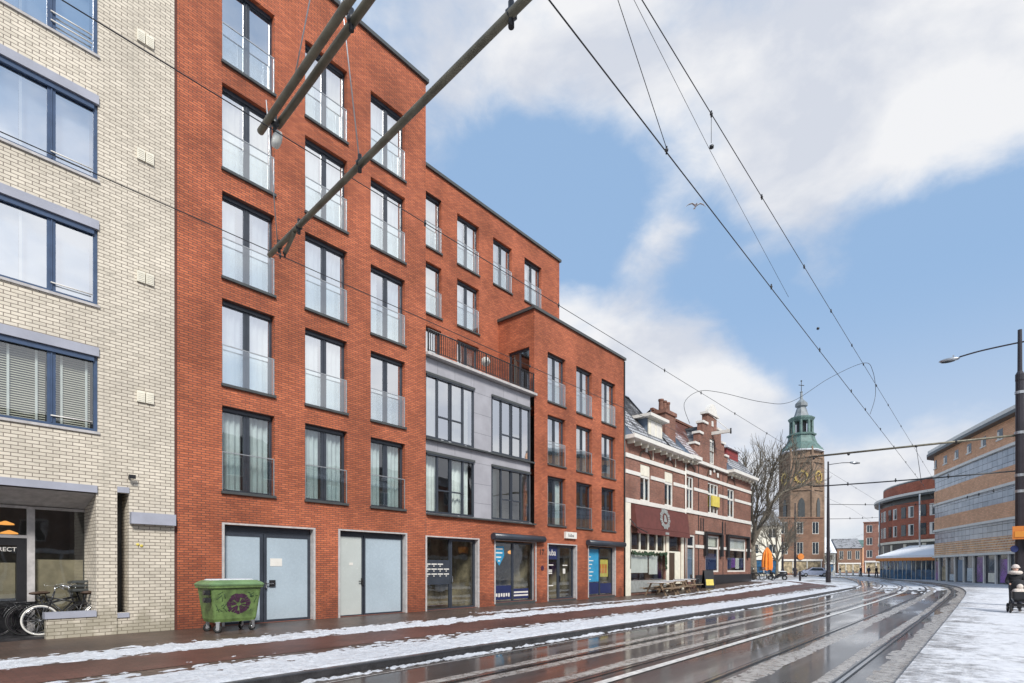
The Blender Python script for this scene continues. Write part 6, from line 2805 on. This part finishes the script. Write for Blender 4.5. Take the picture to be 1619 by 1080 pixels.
def person(name, label, loc, rz, coat='coat', trousers='trouser', pose='stand', big=False, group=None, hairm='hair'):
    """figure facing local -Y"""
    t = thing(name, label, 'person', loc, rz, group)
    st = .16 if pose == 'walk' else .03
    V_ = [(0, 0, .93, .15, .11), (0, .01, 1.10, .135, .10), (0, .01, 1.28, .155, .11), (0, .01, 1.40, .13, .09), (0, .0, 1.48, .055), (0, -.01, 1.56, .06)]
    E_ = [(0, 1), (1, 2), (2, 3), (3, 4), (4, 5)]

    def chain(root, pts):
        i = root
        for p in pts:
            V_.append(p)
            E_.append((i, len(V_) - 1))
            i = len(V_) - 1
        return i
    for sx in (-1, 1):
        f = sx * st
        chain(0, [(sx * .095, 0, .86, .095), (sx * .105, -f * .5 - .01, .50, .062), (sx * .105, -f + .02, .27, .052), (sx * .105, -f + .03, .10, .038), (sx * .11, -f + .02, .045, .04), (sx * .115, -f - .10, .035, .034), (sx * .118, -f - .16, .03, .026)])
        if pose == 'push':
            w = chain(3, [(sx * .19, 0, 1.38, .058), (sx * .25, .0, 1.12, .046), (sx * .22, -.24, 1.06, .036), (sx * .20, -.33, 1.05, .028)])
            hand(V_, E_, w, (-.05 * sx, -1, 0), -sx)
        else:
            w = chain(3, [(sx * .19, 0, 1.38, .058), (sx * .25, .03 + f * .3, 1.12, .046), (sx * .26, -.06 + f * .6, .90, .036), (sx * .255, -.08 + f * .6, .86, .028)])
            hand(V_, E_, w, (0, -.25, -1), -sx)
    hq = head_mesh((0, -.03, 1.62))
    bd = skin_body('body', V_, E_, 'skin', t, 2 if big else 1)
    q = nb()
    q.from_mesh(bd.data)
    tmp = mesh_of('head', hq)
    q.from_mesh(tmp)
    q.to_mesh(bd.data)
    q.free()
    for p in bd.data.polygons:
        p.use_smooth = True
    for sx in (-1, 1):
        q = nb()
        ball(q, (sx * .03, -.118, 1.632), .011, 1)
        obj('eye', q, 'black', bd)
    q = nb()
    box(q, -.022, .022, -.128, -.118, 1.572, 1.58)
    obj('mouth', q, 'lampred', bd)
    # clothes: coat with sleeves, trousers, shoes
    CV = [(0, .01, .80, .215, .165), (0, .01, 1.02, .185, .14), (0, .01, 1.22, .195, .145), (0, .01, 1.38, .17, .12), (0, .0, 1.455, .085)]
    CE = [(0, 1), (1, 2), (2, 3), (3, 4)]
    for sx in (-1, 1):
        f = sx * st
        pts = [(sx * .19, 0, 1.37, .085), (sx * .255, .0, 1.12, .07), (sx * .225, -.22, 1.06, .058), (sx * .205, -.31, 1.052, .05)] if pose == 'push' else [(sx * .19, 0, 1.37, .085), (sx * .255, .03 + f * .3, 1.12, .07), (sx * .262, -.05 + f * .55, .93, .055)]
        i = 3
        for p in pts:
            CV.append(p)
            CE.append((i, len(CV) - 1))
            i = len(CV) - 1
    skin_body('coat', CV, CE, coat, t, 2 if big else 1)
    for sx in (-1, 1):
        f = sx * st
        q = nb()
        tube(q, [(sx * .09, 0, .92), (sx * .105, -f * .5 - .01, .50), (sx * .105, -f + .02, .10)], [.115, .085, .065], 10)
        obj('trouser_leg', q, trousers, t)
        q = nb()
        ball(q, (sx * .115, -f - .05, .05), .07, 2, (.8, 2.0, .75))
        obj('shoe', q, 'rubber', t)
    q = nb()
    ball(q, (0, -.002, 1.652), .112, 2, (.86, .98, 1.12))
    bmesh.ops.delete(q, geom=[v for v in q.verts if v.co.y < -.055 and v.co.z < 1.69], context='VERTS')
    obj('hair', q, hairm, t)
    return t


wx, wy = 28.62, -.80
wz = g(wx, wy) - .045
wm = person('person', 'woman in black coat with pale fur collar and knit hat pushing a pram', (wx, wy, wz), R(-85), 'coat', 'trouser', 'push', True, None, 'hat')
q = nb()
torus(q, (0, -.02, 1.475), .135, .075, 'Z', 22, 10)
for v in q.verts:
    v.co += Vector((0, 0, .02 * fbm(v.co.x * 30, v.co.y * 30, v.co.z * 30, 2)))
obj('fur_collar', q, 'fur', wm)
q = nb()
ball(q, (0, -.005, 1.69), .13, 3, (.9, 1.0, .85))
bmesh.ops.delete(q, geom=[v for v in q.verts if v.co.z < 1.655], context='VERTS')
torus(q, (0, -.012, 1.672), .112, .026, 'Z', 22, 8)
obj('knit_hat', q, 'hat', wm)

pr = thing('pram', 'black pram with a snowy white fur lining pushed along the snowy pavement', 'pram', (wx + math.sin(R(-85)) * .95, wy - math.cos(R(-85)) * .95, wz), R(-85))
pr.scale = (1.1, 1.0, 1.12)
for sx in (-1, 1):
    for y, r_, in ((-.42, .11), (.30, .15)):
        q = nb()
        torus(q, (sx * .27, y, r_), r_ - .025, .028, 'X', 22, 8)
        w_ = obj('wheel', q, 'rubber', pr)
        q = nb()
        tube(q, [(sx * .24, y, r_), (sx * .30, y, r_)], .04, 8)
        obj('hub', q, 'metal', w_)
q = nb()
for sx in (-1, 1):
    tube(q, [(sx * .25, -.42, .11), (sx * .24, -.1, .45), (sx * .23, .35, .85), (sx * .22, .56, 1.05)], .018, 8)
    tube(q, [(sx * .25, .30, .15), (sx * .24, -.05, .50)], .018, 8)
tube(q, [(-.22, .56, 1.05), (.22, .56, 1.05)], .018, 8)
tube(q, [(-.25, .30, .15), (.25, .30, .15)], .014, 8)
tube(q, [(-.25, -.42, .11), (.25, -.42, .11)], .014, 8)
obj('frame', q, 'black', pr)
q = nb()
loft(q, [rrect(.16, .22, .38, .08, -.05), rrect(.21, .36, .48, .1, -.05), rrect(.22, .40, .66, .1, -.05), rrect(.22, .40, .70, .1, -.05)])
obj('seat_tub', q, 'black', pr)
q = nb()
loft(q, [rrect(.19, .37, .702, .1, -.05), rrect(.17, .33, .77, .1, -.05), rrect(.10, .2, .80, .08, -.05)])
obj('blanket', q, 'fur', pr)
q = nb()
for i in range(9):
    pass
n = 12
secs = []
for k in range(9):
    a = R(8 + k * 12)
    secs.append([(.235 * math.cos(math.pi * j / n), .22 - .38 * math.sin(math.pi * j / n) * math.cos(a) * 1.0, .70 + .40 * math.sin(math.pi * j / n) * math.sin(a)) for j in range(n + 1)])
vr = [[q.verts.new(p) for p in s_] for s_ in secs]
for a, b_ in zip(vr, vr[1:]):
    for k in range(n):
        f_ = q.faces.new((a[k], a[k + 1], b_[k + 1], b_[k]))
        f_.smooth = True
obj('hood', q, 'coat', pr)
q = nb()
ball(q, (0, -.12, .86), .09, 2, (1, 1, 1.05))
obj('pillow', q, 'fur', pr)
q = nb()
box(q, -.2, .2, -.25, .22, .20, .30)
obj('basket', q, 'coat', pr)

base = None
for i, (x, y, rz, coat, lb) in enumerate(((100.2, 13.9, 40, 'jacket2', 'pedestrian in a navy jacket leftmost beside the cafe terrace'), (100.9, 13.0, -30, 'coat', 'pedestrian in black standing in the middle of the group by the cafe'),
                                          (101.6, 12.3, 120, 'jacket1', 'pedestrian in a brown jacket nearest the cafe canopy'), (99.2, 14.8, 15, 'coat', 'pedestrian in black farthest left of the group before the terrace screen'), (102.4, 11.6, 80, 'jacket2', 'pedestrian in navy nearest the round building wall'), (116, 20.6, 200, 'coat', 'lone pedestrian in black behind the row of bollards'), (90.5, 22.0, 60, 'jacket2', 'pedestrian in navy walking past the post at the brown shop house'))):
    person('person', lb, (x, y, g(x, y) - .17), R(rz), coat, 'trouser', 'walk', False, 'pedestrians far down the street')
